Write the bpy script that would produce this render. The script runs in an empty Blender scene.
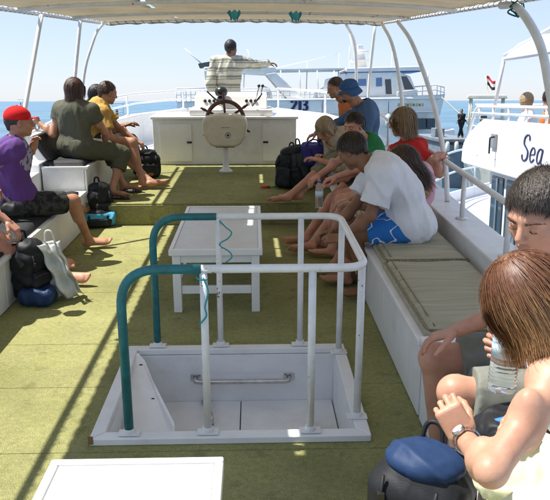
import bpy, math, random, numpy as np
from mathutils import Vector, Matrix
random.seed(7); np.random.seed(7)
D = bpy.data; S = bpy.context.scene; COL = S.collection
R = math.radians
# ------------------------------------------------------------------ camera, sky, sun
# boat things are written on a level deck (x right, y to the bow, z up) and the whole
# boat is then pitched bow-up by TILT, as it lies on the water
TILT_A = R(3.76); TILT = Matrix.Rotation(TILT_A, 4, 'X')
F = 700.0; PITCH = R(15.8); YAW = R(1.7); EYE = 1.7; W0, H0 = 550, 500
SEA_Z = -3.6
cam = D.objects.new('camera', D.cameras.new('camera')); COL.objects.link(cam)
cam.data.sensor_width = 36; cam.data.lens = 36*F/W0; cam.data.clip_start = .05; cam.data.clip_end = 40000
cam.matrix_world = TILT @ Matrix.Translation((0, 0, EYE)) @ Matrix.Rotation(-YAW, 4, 'Z') @ Matrix.Rotation(R(90)-PITCH, 4, 'X')
S.camera = cam
sun_deck = Vector((-.52, .10, 1.0)).normalized()
sd = (TILT.to_3x3() @ sun_deck).normalized()
w = D.worlds.new('World'); S.world = w; w.use_nodes = True
nt = w.node_tree; bg = nt.nodes['Background']
sky = nt.nodes.new('ShaderNodeTexSky'); sky.sky_type = 'NISHITA'; sky.sun_disc = False
sky.sun_elevation = math.asin(sd.z); sky.sun_rotation = math.atan2(sd.x, sd.y)
sky.altitude = 0; sky.air_density = 1.0; sky.dust_density = .2; sky.ozone_density = 1.2
haze = nt.nodes.new('ShaderNodeMix'); haze.data_type = 'RGBA'; haze.inputs[0].default_value = .72
haze.inputs[7].default_value = (2.55, 2.98, 3.95, 1)      # pale marine haze veiling the whole sky evenly
nt.links.new(sky.outputs[0], haze.inputs[6]); nt.links.new(haze.outputs[2], bg.inputs[0]); bg.inputs[1].default_value = .106
sl = D.lights.new('sun', 'SUN'); sl.energy = 4.1; sl.angle = R(.55); sl.color = (1, .955, .88)
so = D.objects.new('sun', sl); COL.objects.link(so); so.rotation_euler = sd.to_track_quat('Z', 'Y').to_euler()
S.view_settings.view_transform = 'Standard'; S.view_settings.look = 'None'; S.view_settings.exposure = 1.1
S.render.engine = 'CYCLES'; S.cycles.max_bounces = 10; S.cycles.diffuse_bounces = 6

# ------------------------------------------------------------------ measuring helpers (deck frame)
def ray(px, py):
    x = (px-W0/2)/F; y = -(py-H0/2)/F
    fy = math.cos(PITCH)+math.sin(PITCH)*y; fz = -math.sin(PITCH)+math.cos(PITCH)*y
    return Vector((x*math.cos(YAW)+fy*math.sin(YAW), -x*math.sin(YAW)+fy*math.cos(YAW), fz))
EYEV = Vector((0, 0, EYE))
def aZ(px, py, z): r = ray(px, py); return EYEV + r*((z-EYE)/r.z)
def aY(px, py, y): r = ray(px, py); return EYEV + r*(y/r.y)
def aX(px, py, x): r = ray(px, py); return EYEV + r*(x/r.x)
def reach(par, px, py, L, s):
    """the joint seen at px,py a bone length L away from its parent joint; s>0 the farther answer"""
    r = ray(px, py).normalized(); oc = EYEV-par
    b = r.dot(oc); c = oc.dot(oc)-L*L; disc = b*b-c
    if disc < 0:
        q = EYEV + r*(-b); return par + (q-par).normalized()*L
    return EYEV + r*(-b + s*math.sqrt(disc))

# ------------------------------------------------------------------ materials
MATS = {}
def mat(name, col, rough=.6, metal=0, noise=0, nscale=8, bump=0, bscale=60, col2=None, sub=0, spec=.5, trans=0, stretch=None, detail=6, thr=(.35, .65), dirt=0, transl=0, chips=0):
    if name in MATS: return MATS[name]
    m = D.materials.new(name); m.use_nodes = True; t = m.node_tree; n = t.nodes; l = t.links
    p = n['Principled BSDF']; c = (*col, 1)
    p.inputs['Base Color'].default_value = c; p.inputs['Roughness'].default_value = rough
    p.inputs['Metallic'].default_value = metal; p.inputs['Specular IOR Level'].default_value = spec
    tc = n.new('ShaderNodeTexCoord'); mp = n.new('ShaderNodeMapping'); l.new(tc.outputs['Object'], mp.inputs[0])
    if stretch: mp.inputs['Scale'].default_value = stretch
    src = None
    if noise or col2:
        nz = n.new('ShaderNodeTexNoise'); nz.inputs['Scale'].default_value = nscale; nz.inputs['Detail'].default_value = detail
        nz.inputs['Roughness'].default_value = .62
        l.new(mp.outputs[0], nz.inputs[0])
        mr = n.new('ShaderNodeMapRange'); mr.inputs[1].default_value = thr[0]; mr.inputs[2].default_value = thr[1]; l.new(nz.outputs[0], mr.inputs[0])
        mx = n.new('ShaderNodeMix'); mx.data_type = 'RGBA'; l.new(mr.outputs[0], mx.inputs[0])
        b = col2 or tuple(max(0, v*(1-noise)) for v in col)
        mx.inputs[6].default_value = (*b, 1); mx.inputs[7].default_value = c
        src = mx.outputs[2]
    if dirt:
        nz = n.new('ShaderNodeTexNoise'); nz.inputs['Scale'].default_value = 3.2; nz.inputs['Detail'].default_value = 9; nz.inputs['Roughness'].default_value = .7
        l.new(tc.outputs['Object'], nz.inputs[0])
        mr = n.new('ShaderNodeMapRange'); mr.inputs[1].default_value = .52; mr.inputs[2].default_value = .72; mr.inputs[4].default_value = dirt; l.new(nz.outputs[0], mr.inputs[0])
        mx = n.new('ShaderNodeMix'); mx.data_type = 'RGBA'; l.new(mr.outputs[0], mx.inputs[0])
        if src: l.new(src, mx.inputs[6])
        else: mx.inputs[6].default_value = c
        mx.inputs[7].default_value = (.30, .25, .17, 1); src = mx.outputs[2]
    if chips:
        nz = n.new('ShaderNodeTexNoise'); nz.inputs['Scale'].default_value = 55; nz.inputs['Detail'].default_value = 3; l.new(tc.outputs['Object'], nz.inputs[0])
        n2 = n.new('ShaderNodeTexNoise'); n2.inputs['Scale'].default_value = 3; l.new(tc.outputs['Object'], n2.inputs[0])
        ml = n.new('ShaderNodeMath'); ml.operation = 'MULTIPLY'; l.new(nz.outputs[0], ml.inputs[0]); l.new(n2.outputs[0], ml.inputs[1])
        mr = n.new('ShaderNodeMapRange'); mr.inputs[1].default_value = chips; mr.inputs[2].default_value = chips+.025; l.new(ml.outputs[0], mr.inputs[0])
        mx = n.new('ShaderNodeMix'); mx.data_type = 'RGBA'; l.new(mr.outputs[0], mx.inputs[0])
        if src: l.new(src, mx.inputs[6])
        else: mx.inputs[6].default_value = c
        mx.inputs[7].default_value = (.17, .10, .06, 1); src = mx.outputs[2]
    if src: l.new(src, p.inputs['Base Color'])
    if bump:
        nb = n.new('ShaderNodeTexNoise'); nb.inputs['Scale'].default_value = bscale; nb.inputs['Detail'].default_value = 5; l.new(mp.outputs[0], nb.inputs[0])
        bp = n.new('ShaderNodeBump'); bp.inputs['Strength'].default_value = bump; bp.inputs['Distance'].default_value = .01
        l.new(nb.outputs[0], bp.inputs['Height']); l.new(bp.outputs[0], p.inputs['Normal'])
    if sub:
        p.inputs['Subsurface Weight'].default_value = sub; p.inputs['Subsurface Radius'].default_value = (.012, .004, .002); p.inputs['Subsurface Scale'].default_value = 1
    if trans: p.inputs['Transmission Weight'].default_value = trans
    if transl:
        tr = n.new('ShaderNodeBsdfTranslucent'); tr.inputs[0].default_value = c
        ms = n.new('ShaderNodeMixShader'); ms.inputs[0].default_value = transl
        l.new(p.outputs[0], ms.inputs[1]); l.new(tr.outputs[0], ms.inputs[2]); l.new(ms.outputs[0], n['Material Output'].inputs[0])
        if src: l.new(src, tr.inputs[0])
    MATS[name] = m; return m
def carpet_grain(m):
    """pile: fine light and dark tufts, and darker damp patches"""
    t = m.node_tree; n = t.nodes; l = t.links; p = n['Principled BSDF']; src = p.inputs['Base Color'].links[0].from_socket
    tc = n.new('ShaderNodeTexCoord')
    for sc, lo, hi, f0, f1 in ((190, .35, .65, .72, 1.28), (38, .3, .7, .86, 1.12), (1.1, .46, .68, 1.05, .78), (9, .58, .68, 1.0, .80)):
        nz = n.new('ShaderNodeTexNoise'); nz.inputs['Scale'].default_value = sc; nz.inputs['Detail'].default_value = 4; l.new(tc.outputs['Object'], nz.inputs[0])
        mr = n.new('ShaderNodeMapRange'); mr.inputs[1].default_value = lo; mr.inputs[2].default_value = hi; mr.inputs[3].default_value = f0; mr.inputs[4].default_value = f1; l.new(nz.outputs[0], mr.inputs[0])
        mx = n.new('ShaderNodeVectorMath'); mx.operation = 'SCALE'; l.new(src, mx.inputs[0]); l.new(mr.outputs[0], mx.inputs[3]); src = mx.outputs[0]
    l.new(src, p.inputs['Base Color'])
WHITE = mat('white_paint', (.80, .80, .79), .42, noise=.09, nscale=5, bump=.12, bscale=25, dirt=.22)
WHITE2 = mat('glossy_white_paint', (.82, .82, .81), .28, noise=.06, nscale=9, bump=.05, bscale=40, dirt=.12)
TUBEW = mat('white_tube_paint', (.80, .80, .79), .32, noise=.12, nscale=14, dirt=.22, chips=.42, bump=.1, bscale=50)
TEAL = mat('teal_paint', (.014, .17, .195), .42, noise=.35, nscale=20, bump=.15, bscale=60, chips=.42)
STEEL = mat('stainless_steel', (.62, .61, .6), .22, metal=1, noise=.25, nscale=30)
BLACK = mat('black_fabric', (.014, .015, .018), .7, noise=.5, nscale=20, bump=.5, bscale=90)
BLACKP = mat('black_plastic', (.015, .015, .016), .3)
RUB = mat('rubber_seam', (.05, .05, .045), .8)

# ------------------------------------------------------------------ mesh helpers
ROOTS = []          # top level objects that belong to our boat (pitched at the end)
def root_of(o):
    while o.parent: o = o.parent
    return o
def props(o, label=None, cat=None, group=None, kind=None):
    if label: o['label'] = label
    if cat: o['category'] = cat
    if group: o['group'] = group
    if kind: o['kind'] = kind
    return o
def thing(name, base, label, cat, group=None, deck=True):
    o = D.objects.new(name, None); COL.objects.link(o); o.location = base; o.empty_display_size = .1
    props(o, label, cat, group)
    if deck: ROOTS.append(o)
    return o
def link(name, me, parent=None, base=None, deck=True):
    o = D.objects.new(name, me); COL.objects.link(o)
    if parent is not None: o.parent = parent
    else:
        if base is not None: o.location = base
        if deck: ROOTS.append(o)
    return o
def mesh(name, V, Fc, m, parent=None, base=None, smooth=True, bevel=0, deck=True, mi=None, label=None):
    """V in deck (or sea) coordinates; stored relative to the thing's base"""
    off = Vector(root_of(parent).location) if parent is not None else Vector(base if base is not None else (0, 0, 0))
    me = D.meshes.new(name)
    V = np.asarray(V, dtype=float) - np.array(off)
    me.from_pydata(V.tolist(), [], [tuple(f) for f in Fc])
    for q in (m if isinstance(m, (list, tuple)) else [m]): me.materials.append(q)
    if mi is not None: me.polygons.foreach_set('material_index', np.asarray(mi, dtype=np.int32))
    me.polygons.foreach_set('use_smooth', [smooth]*len(me.polygons)); me.update()
    o = link(name, me, parent, base, deck)
    if bevel:
        b = o.modifiers.new('bevel', 'BEVEL'); b.width = bevel; b.segments = 2; b.limit_method = 'ANGLE'; b.harden_normals = True
    if label: o['label'] = label
    return o
class MB:
    def __init__(s): s.v = []; s.f = []
    def add(s, V, Fc):
        n = len(s.v); s.v += [tuple(p) for p in V]; s.f += [tuple(i+n for i in q) for q in Fc]; return s
    def box(s, x0, x1, y0, y1, z0, z1):
        return s.add([(x, y, z) for z in (z0, z1) for y in (y0, y1) for x in (x0, x1)],
            [(0, 2, 3, 1), (4, 5, 7, 6), (0, 1, 5, 4), (1, 3, 7, 5), (3, 2, 6, 7), (2, 0, 4, 6)])
    def hexa(s, lo, hi):
        """two quads of four points each, lower and upper, same winding"""
        return s.add(list(lo)+list(hi), [(3, 2, 1, 0), (4, 5, 6, 7)]+[(i, (i+1) % 4, (i+1) % 4+4, i+4) for i in range(4)])
    def tube(s, pts, r, n=10, cap=True):
        pts = [Vector(p) for p in pts]; m = len(pts)
        rs = r if isinstance(r, (list, tuple)) else [r]*m
        T = [(pts[min(i+1, m-1)]-pts[max(i-1, 0)]).normalized() for i in range(m)]
        u = T[0].orthogonal().normalized(); V = []
        for i in range(m):
            u = (u-T[i]*u.dot(T[i])).normalized(); v = T[i].cross(u)
            for k in range(n):
                a = 2*math.pi*k/n; V.append(pts[i]+(u*math.cos(a)+v*math.sin(a))*rs[i])
        Fc = [(i*n+k, i*n+(k+1) % n, (i+1)*n+(k+1) % n, (i+1)*n+k) for i in range(m-1) for k in range(n)]
        if cap: Fc += [tuple(range(n))[::-1], tuple((m-1)*n+k for k in range(n))]
        return s.add(V, Fc)
    def prism(s, poly, d):
        """planar polygon (3-D points) extruded by vector d"""
        n = len(poly); d = Vector(d)
        return s.add([Vector(p) for p in poly]+[Vector(p)+d for p in poly], [tuple(range(n))[::-1], tuple(range(n, 2*n))]+[(i, (i+1) % n, n+(i+1) % n, n+i) for i in range(n)])
    def lathe(s, prof, c, ax=(0, 0, 1), n=20):
        ax = Vector(ax).normalized(); u = ax.orthogonal().normalized(); v = ax.cross(u); c = Vector(c); V = []
        for r, h in prof:
            for k in range(n):
                a = 2*math.pi*k/n; V.append(c+ax*h+(u*math.cos(a)+v*math.sin(a))*r)
        m = len(prof)
        return s.add(V, [(i*n+k, i*n+(k+1) % n, (i+1)*n+(k+1) % n, (i+1)*n+k) for i in range(m-1) for k in range(n)]+[tuple(range(n))[::-1], tuple((m-1)*n+k for k in range(n))])
    def grid(s, fn, nu, nv):
        V = [fn(i/nu, j/nv) for j in range(nv+1) for i in range(nu+1)]
        return s.add(V, [(j*(nu+1)+i, j*(nu+1)+i+1, (j+1)*(nu+1)+i+1, (j+1)*(nu+1)+i) for j in range(nv) for i in range(nu)])
    def build(s, name, m, parent=None, **k): return mesh(name, s.v, s.f, m, parent, **k)
def fillet(pts, rad, n=6):
    pts = [Vector(p) for p in pts]; out = [pts[0]]
    for a, b, c in zip(pts, pts[1:], pts[2:]):
        d1 = (a-b); d2 = (c-b); q = min(rad, d1.length*.49, d2.length*.49); p1 = b+d1.normalized()*q; p2 = b+d2.normalized()*q
        for i in range(n+1):
            t = i/n; out.append(p1*(1-t)**2+b*2*t*(1-t)+p2*t*t)
    return out+[pts[-1]]
def smooth_path(pts, n=8):
    pts = [Vector(p) for p in pts]; P = [pts[0]*2-pts[1]]+pts+[pts[-1]*2-pts[-2]]; out = []
    for i in range(1, len(P)-2):
        for k in range(n):
            t = k/n; a, b, c, d = P[i-1:i+3]
            out.append(.5*((2*b)+(c-a)*t+(2*a-5*b+4*c-d)*t*t+(3*b-a-3*c+d)*t**3))
    return out+[pts[-1]]

# ================================================================== THE SETTING
# sea: one sheet to the horizon, swell as real relief near by
def sea():
    m = D.materials.new('sea_water'); m.use_nodes = True; t = m.node_tree; n = t.nodes; l = t.links; p = n['Principled BSDF']
    p.inputs['Base Color'].default_value = (.018, .085, .19, 1); p.inputs['Roughness'].default_value = .22; p.inputs['IOR'].default_value = 1.33
    tc = n.new('ShaderNodeTexCoord'); mp = n.new('ShaderNodeMapping'); l.new(tc.outputs['Object'], mp.inputs[0]); mp.inputs['Scale'].default_value = (.55, 1.0, 1)
    a = n.new('ShaderNodeTexNoise'); a.inputs['Scale'].default_value = .6; a.inputs['Detail'].default_value = 10; a.inputs['Roughness'].default_value = .6; l.new(mp.outputs[0], a.inputs[0])
    b = n.new('ShaderNodeTexNoise'); b.inputs['Scale'].default_value = .035; b.inputs['Detail'].default_value = 4; l.new(mp.outputs[0], b.inputs[0])
    ad = n.new('ShaderNodeMath'); ad.operation = 'MULTIPLY_ADD'; l.new(b.outputs[0], ad.inputs[0]); ad.inputs[1].default_value = 3; l.new(a.outputs[0], ad.inputs[2])
    bp = n.new('ShaderNodeBump'); bp.inputs['Strength'].default_value = 1; bp.inputs['Distance'].default_value = 1.6; l.new(ad.outputs[0], bp.inputs['Height']); l.new(bp.outputs[0], p.inputs['Normal'])
    mr = n.new('ShaderNodeMapRange'); mr.inputs[1].default_value = .4; mr.inputs[2].default_value = .62; l.new(b.outputs[0], mr.inputs[0])
    mx = n.new('ShaderNodeMix'); mx.data_type = 'RGBA'; mx.inputs[6].default_value = (.05, .15, .25, 1); mx.inputs[7].default_value = (.10, .23, .33, 1); l.new(mr.outputs[0], mx.inputs[0]); l.new(mx.outputs[2], p.inputs['Base Color'])
    L = [-16000, -4000, -1200, -400, -150, -60, -20, 0, 20, 60, 150, 400, 1200, 4000, 16000]
    V = [(x, y, SEA_Z) for y in L for x in L]; k = len(L)
    o = mesh('sea', V, [(j*k+i, j*k+i+1, (j+1)*k+i+1, (j+1)*k+i) for j in range(k-1) for i in range(k-1)], m, deck=False)
    o['kind'] = 'structure'
sea()

# deck: sub-deck with the hatch opening, raised foredeck, turf laid in strips
XL, XR = -1.70, .78           # bench faces
HX0, HX1, HY0, HY1 = -.685, .455, 2.865, 3.775   # hatch opening
TURF = mat('green_turf', (.39, .38, .165), .95, col2=(.32, .32, .13), nscale=2.6, bump=1.0, bscale=260, spec=.12, thr=(.36, .68), dirt=.30)
carpet_grain(TURF)
def turf_rect(mb, x0, x1, y0, y1, z, th=.008):
    mb.box(x0, x1, y0, y1, z, z+th)
def deck():
    base = MB()
    for a in ((-2.35, 2.0, -1.5, HY0), (-2.35, 2.0, HY1, 6.98), (-2.35, HX0, HY0, HY1), (HX1, 2.0, HY0, HY1)):
        base.box(a[0], a[1], a[2], a[3], -.12, -.012)
    d = base.build('deck', WHITE, smooth=False); d['kind'] = 'structure'
    ys = [-1.4, -.4, .55, 1.48, 2.1, 2.75, 3.38, 3.95, 4.9, 5.9, 6.97]
    for a, b in zip(ys, ys[1:]):
        a += .002; b -= .002; mb = MB()
        cut = sorted({a, b, *(v for v in (HY0-.06, HY1+.06) if a < v < b)})
        for p, q in zip(cut, cut[1:]):
            if p < HY1+.05 and q > HY0-.05: turf_rect(mb, XL-.0, HX0-.06, p, q, -.012, .012); turf_rect(mb, HX1+.06, XR+.25, p, q, -.012, .012)
            else: turf_rect(mb, XL, XR+.25, p, q, -.012, .012)
        mb.build('turf_strip', TURF, d, smooth=False)
    # raised foredeck
    f = MB(); f.box(-2.6, 2.1, 7.0, 13.4, -.12, .205)
    fd = f.build('foredeck', WHITE, smooth=False); fd['kind'] = 'structure'
    ys = [6.985, 7.9, 8.82, 9.74, 10.7]
    for i, (a, b) in enumerate(zip(ys, ys[1:])):
        mb = MB(); mb.box(XL-.02, XR+.5, a+.003, b-.003, .207, .222)
        if i == 0: mb.box(XL-.02, XR+.5, 6.975, 6.99, .002, .2068)
        mb.build('turf_strip', TURF, fd, smooth=False, bevel=.003)
deck()

# hull sides of our own boat: bulwarks that follow the sheer to the bow
def bulwark():
    mb = MB()
    def side(s, pts):
        # pts: (y, inner x, outer x, top z)
        lo = []
        for (y, xi, xo, z), (y2, xi2, xo2, z2) in zip(pts, pts[1:]):
            mb.hexa([(xi, y, -.1), (xo, y, -.1), (xo2, y2, -.1), (xi2, y2, -.1)], [(xi, y, z), (xo, y, z), (xo2, y2, z2), (xi2, y2, z2)])
    side(1, [(.2, 1.36, 1.62, .52), (5.2, 1.40, 1.66, .52), (7.0, 1.42, 1.68, .55)])
    side(1, [(7.002, 1.42, 1.68, .62), (10.5, 1.5, 1.66, .66), (12.2, 1.1, 1.28, .68), (13.2, .35, .5, .70)])
    side(1, [(.2, -2.12, -2.36, .52), (5.2, -2.12, -2.36, .52), (7.0, -2.14, -2.38, .55)])
    side(1, [(7.002, -2.14, -2.38, .62), (10.5, -2.3, -2.5, .66), (12.2, -1.9, -2.1, .68), (13.2, -1.2, -1.35, .70)])
    mb.box(-1.22, .37, 13.16, 13.32, -.1, .70)
    o = mb.build('bulwark', WHITE, smooth=False, bevel=.012); o['kind'] = 'structure'
    h = MB(); prof = [(-.25, -1.7, 1.5), (-.9, -1.5, 1.4), (-2.2, -1.1, 1.1), (-3.5, -.7, .8)]
    st = [(-3, 2.2), (2, 2.35), (7, 2.25), (10.5, 2.0), (13.3, .8), (14.6, .05)]
    V = []; cx = -.36
    for y, b in st:
        for z, k1 in ((-.13, 1.0), (-1.2, .93), (-2.4, .82), (-4.9, .6)):
            V += [(cx-b*k1*.98, y+z*-.15*(y > 10), z), (cx+b*k1*.9, y+z*-.15*(y > 10), z)]
    Fc = []
    for i in range(len(st)-1):
        for k in range(3):
            for s in (0, 1):
                a = i*8+k*2+s; Fc.append((a, a+8, a+10, a+2) if s == 0 else (a, a+2, a+10, a+8))
    o = mesh('boat_hull', V, Fc, WHITE2, smooth=False); o['kind'] = 'structure'
bulwark()

# ================================================================== BENCHES
def bench(name, x0, x1, y0, y1, z0, z1, label, group=None, panels=3, face=-1):
    t = thing(name, ((x0+x1)/2, (y0+y1)/2, z0), label, 'bench', group)
    xf = x0 if face < 0 else x1; th = .022*face
    MB().box(*( (x0+.024, x1) if face < 0 else (x0, x1-.024)), y0, y1, z0+.002, z1-.03).build('base', WHITE, t, smooth=False, bevel=.004)
    for k in range(panels):
        a = y0+(y1-y0)*k/panels+.004; b = y0+(y1-y0)*(k+1)/panels-.004
        q = (x0, x0+.022) if face < 0 else (x1-.022, x1)
        MB().box(*q, a, b, z0+.004, z1-.031).build('side_panel', WHITE, t, smooth=False, bevel=.004)
    MB().box(x0-(.02 if face < 0 else 0), x1+(.02 if face > 0 else 0), y0-.01, y1+.0, z1-.029, z1).build('seat_board', WHITE, t, smooth=False, bevel=.006)
    return t
bench('bench', XR, 1.355, 3.02, 6.96, 0, .40, 'long white bench along the right side under the seated row of people', panels=4)
bench('bench', XR, 1.355, .4, 3.0, 0, .43, 'white bench end in the lower right corner with two people on it', panels=2)
bench('bench', -2.11, XL, 2.2, 6.96, 0, .36, 'white bench on the left under the man in the red cap', panels=4, face=1)
RAISED = bench('bench', -2.12, XL+.02, 7.0, 9.2, .222, .60, 'raised white bench forward on the left under the woman in green', panels=2, face=1)
bench('bench', .86, 1.40, 7.02, 9.2, .222, .60, 'white bench forward on the right under the man in the blue sun hat', panels=2)
def cushion_mesh(x0, x1, y0, y1, z0, th, quilts=0, sag=.0):
    nx, ny = 14, 44
    def f(u, v, top):
        x = x0+(x1-x0)*u; y = y0+(y1-y0)*v
        e = min(u, 1-u)*(x1-x0); g = min(v, 1-v)*(y1-y0); e = min(e, g)
        k = 1-math.exp(-e/.018)
        z = z0+ (th*(.45+.55*k) if top else 0)
        if top and quilts: z -= .008*abs(math.cos(math.pi*quilts*v))**10*k
        if top: z += .004*math.sin(13*x+7*y)*k+.003*math.sin(31*y+5*x)*k
        return (x, y, z)
    mb = MB(); mb.grid(lambda u, v: f(u, v, 1), nx, ny)
    n = (nx+1)*(ny+1); mb.grid(lambda u, v: f(u, v, 0), nx, ny)
    Fs = []
    for j in range(ny):
        a = j*(nx+1); Fs.append((a, a+nx+1, n+a+nx+1, n+a)); b = a+nx; Fs.append((b+nx+1, b, n+b, n+b+nx+1))
    for i in range(nx):
        Fs.append((i+1, i, n+i, n+i+1)); c = ny*(nx+1)+i; Fs.append((c, c+1, n+c+1, n+c))
    mb.f += Fs; return mb
OLIVE = mat('khaki_canvas', (.46, .42, .31), .85, col2=(.34, .32, .22), nscale=5, bump=.3, bscale=90, thr=(.36, .64), stretch=(.5, 9, 1))
BRAID = mat('braided_trim', (.30, .27, .16), .8, col2=(.12, .11, .07), nscale=160, thr=(.42, .58), detail=1)
def cushion(x0, x1, y0, y1, z0, th, label, m=OLIVE, q=6, trim=True, group=None):
    t = thing('seat_cushion', ((x0+x1)/2, (y0+y1)/2, z0), label, 'cushion', group)
    cushion_mesh(x0, x1, y0, y1, z0+.002, th, q).build('pad', m, t)
    if trim:
        p = [(x0, y1, z0+th*.9), (x0, y0, z0+th*.9), (x1, y0, z0+th*.9)]
        MB().tube(fillet([(x1, y1, z0+th*.75), (x0+.01, y1, z0+th*.75), (x0+.01, y0, z0+th*.75), (x1, y0, z0+th*.75)], .04), .0065, 8).build('edge_trim', BRAID, t)
        MB().tube([(x0+.05, y0+.03, z0+th+.001), (x0+.05, y1-.03, z0+th+.001)], .0035, 6).build('piping', BRAID, t)
    return t
cushion(XR+.02, 1.35, 3.05, 4.18, .402, .045, 'empty flat khaki seat cushion with braided edge nearest the camera on the right bench')
cushion(XR+.03, 1.35, 4.20, 5.35, .402, .05, 'khaki seat cushion under the man in the white shirt', q=5)
cushion(XR+.03, 1.35, 5.37, 6.9, .402, .05, 'khaki seat cushion under the woman in the red shirt', q=6)
cushion(-2.10, XL-.02, 3.3, 4.95, .362, .04, 'black seat cushion on the left bench beside the bare legs at the picture edge', BLACK, 0, False)
cushion(-2.10, XL-.02, 4.98, 6.8, .362, .04, 'black seat cushion under the man in the red cap', BLACK, 0, False)
cushion(-2.11, XL+.0, 7.02, 8.9, .602, .05, 'black seat cushion under the woman in green on the raised bench', BLACK, 0, False)
# curved backrest at the near end of the raised bench
def backrest():
    def curve(o): return [(-2.04+o-.12*math.sin(s*1.5)-.02, .655+.25*s) for s in [i/8 for i in range(9)]]
    for nm, m, o, th, y0, y1 in (('back_shell', WHITE, -.10, .09, 7.03, 8.2), ('back_padding', BLACK, -.005, .045, 7.04, 8.2)):
        a = curve(o); b = [(x+th, z) for x, z in a]; poly = [(x, y0, z) for x, z in a]+[(x, y0, z) for x, z in b[::-1]]
        MB().prism(poly, (0, y1-y0, 0)).build(nm, m, RAISED, smooth=False, bevel=.01)
backrest()

# ================================================================== RAILINGS
def flange(mb, x, y, z, r=.045): mb.lathe([(r, 0), (r, .006), (r*.55, .012)], (x, y, z), n=14)
def railing(base, path, posts, label, r=.021, rz=.86, mid=None):
    t = thing('side_railing', base, label, 'railing')
    MB().tube(fillet(path, .12), r, 12).build('top_rail', TUBEW, t)
    if mid: MB().tube(fillet(mid, .1), r*.7, 10).build('middle_rail', TUBEW, t)
    for (x, y, z0, z1) in posts:
        MB().tube([(x, y, z0), (x, y, z1)], r*.85, 10).build('post', TUBEW, t)
        f = MB(); flange(f, x, y, z0+.001); f.build('flange', TUBEW, t)
    return t
railing((1.5, 5, .52), [(1.49, .6, .82), (1.50, 4.0, .835), (1.53, 5.6, .86), (1.56, 7.2, .90), (1.57, 10.5, 1.0), (1.2, 12.2, 1.05), (.43, 13.2, 1.05)],
    [(1.49, 1.2, .52, .82), (1.495, 2.6, .52, .83), (1.50, 3.98, .521, .835), (1.52, 4.97, .521, .848), (1.55, 6.6, .54, .885), (1.57, 8.2, .63, .93), (1.575, 10.0, .65, .985), (1.22, 12.15, .68, 1.045), (.45, 13.18, .70, 1.05)],
    'low white tube railing along the right side behind the bench')
railing((-2.25, 5, .52), [(-2.24, .6, .84), (-2.25, 5.0, .85), (-2.27, 7.2, .90), (-2.4, 10.5, 1.0), (-2.0, 12.2, 1.02), (-1.28, 13.2, 1.02), (.3, 13.26, 1.05)],
    [(-2.24, 2.5, .52, .84), (-2.25, 4.4, .52, .85), (-2.26, 5.9, .53, .87), (-2.28, 7.6, .63, .91), (-2.34, 9.0, .64, .95), (-2.38, 10.2, .65, .99), (-2.1, 11.9, .68, 1.015), (-1.3, 13.18, .70, 1.02), (-.5, 13.24, .70, 1.04)],
    'white tube railing along the left side round to the bow',
    mid=[(-2.27, 7.4, .76), (-2.39, 10.5, .83), (-2.0, 12.2, .86), (-1.28, 13.2, .87), (.3, 13.26, .87)])

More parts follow.
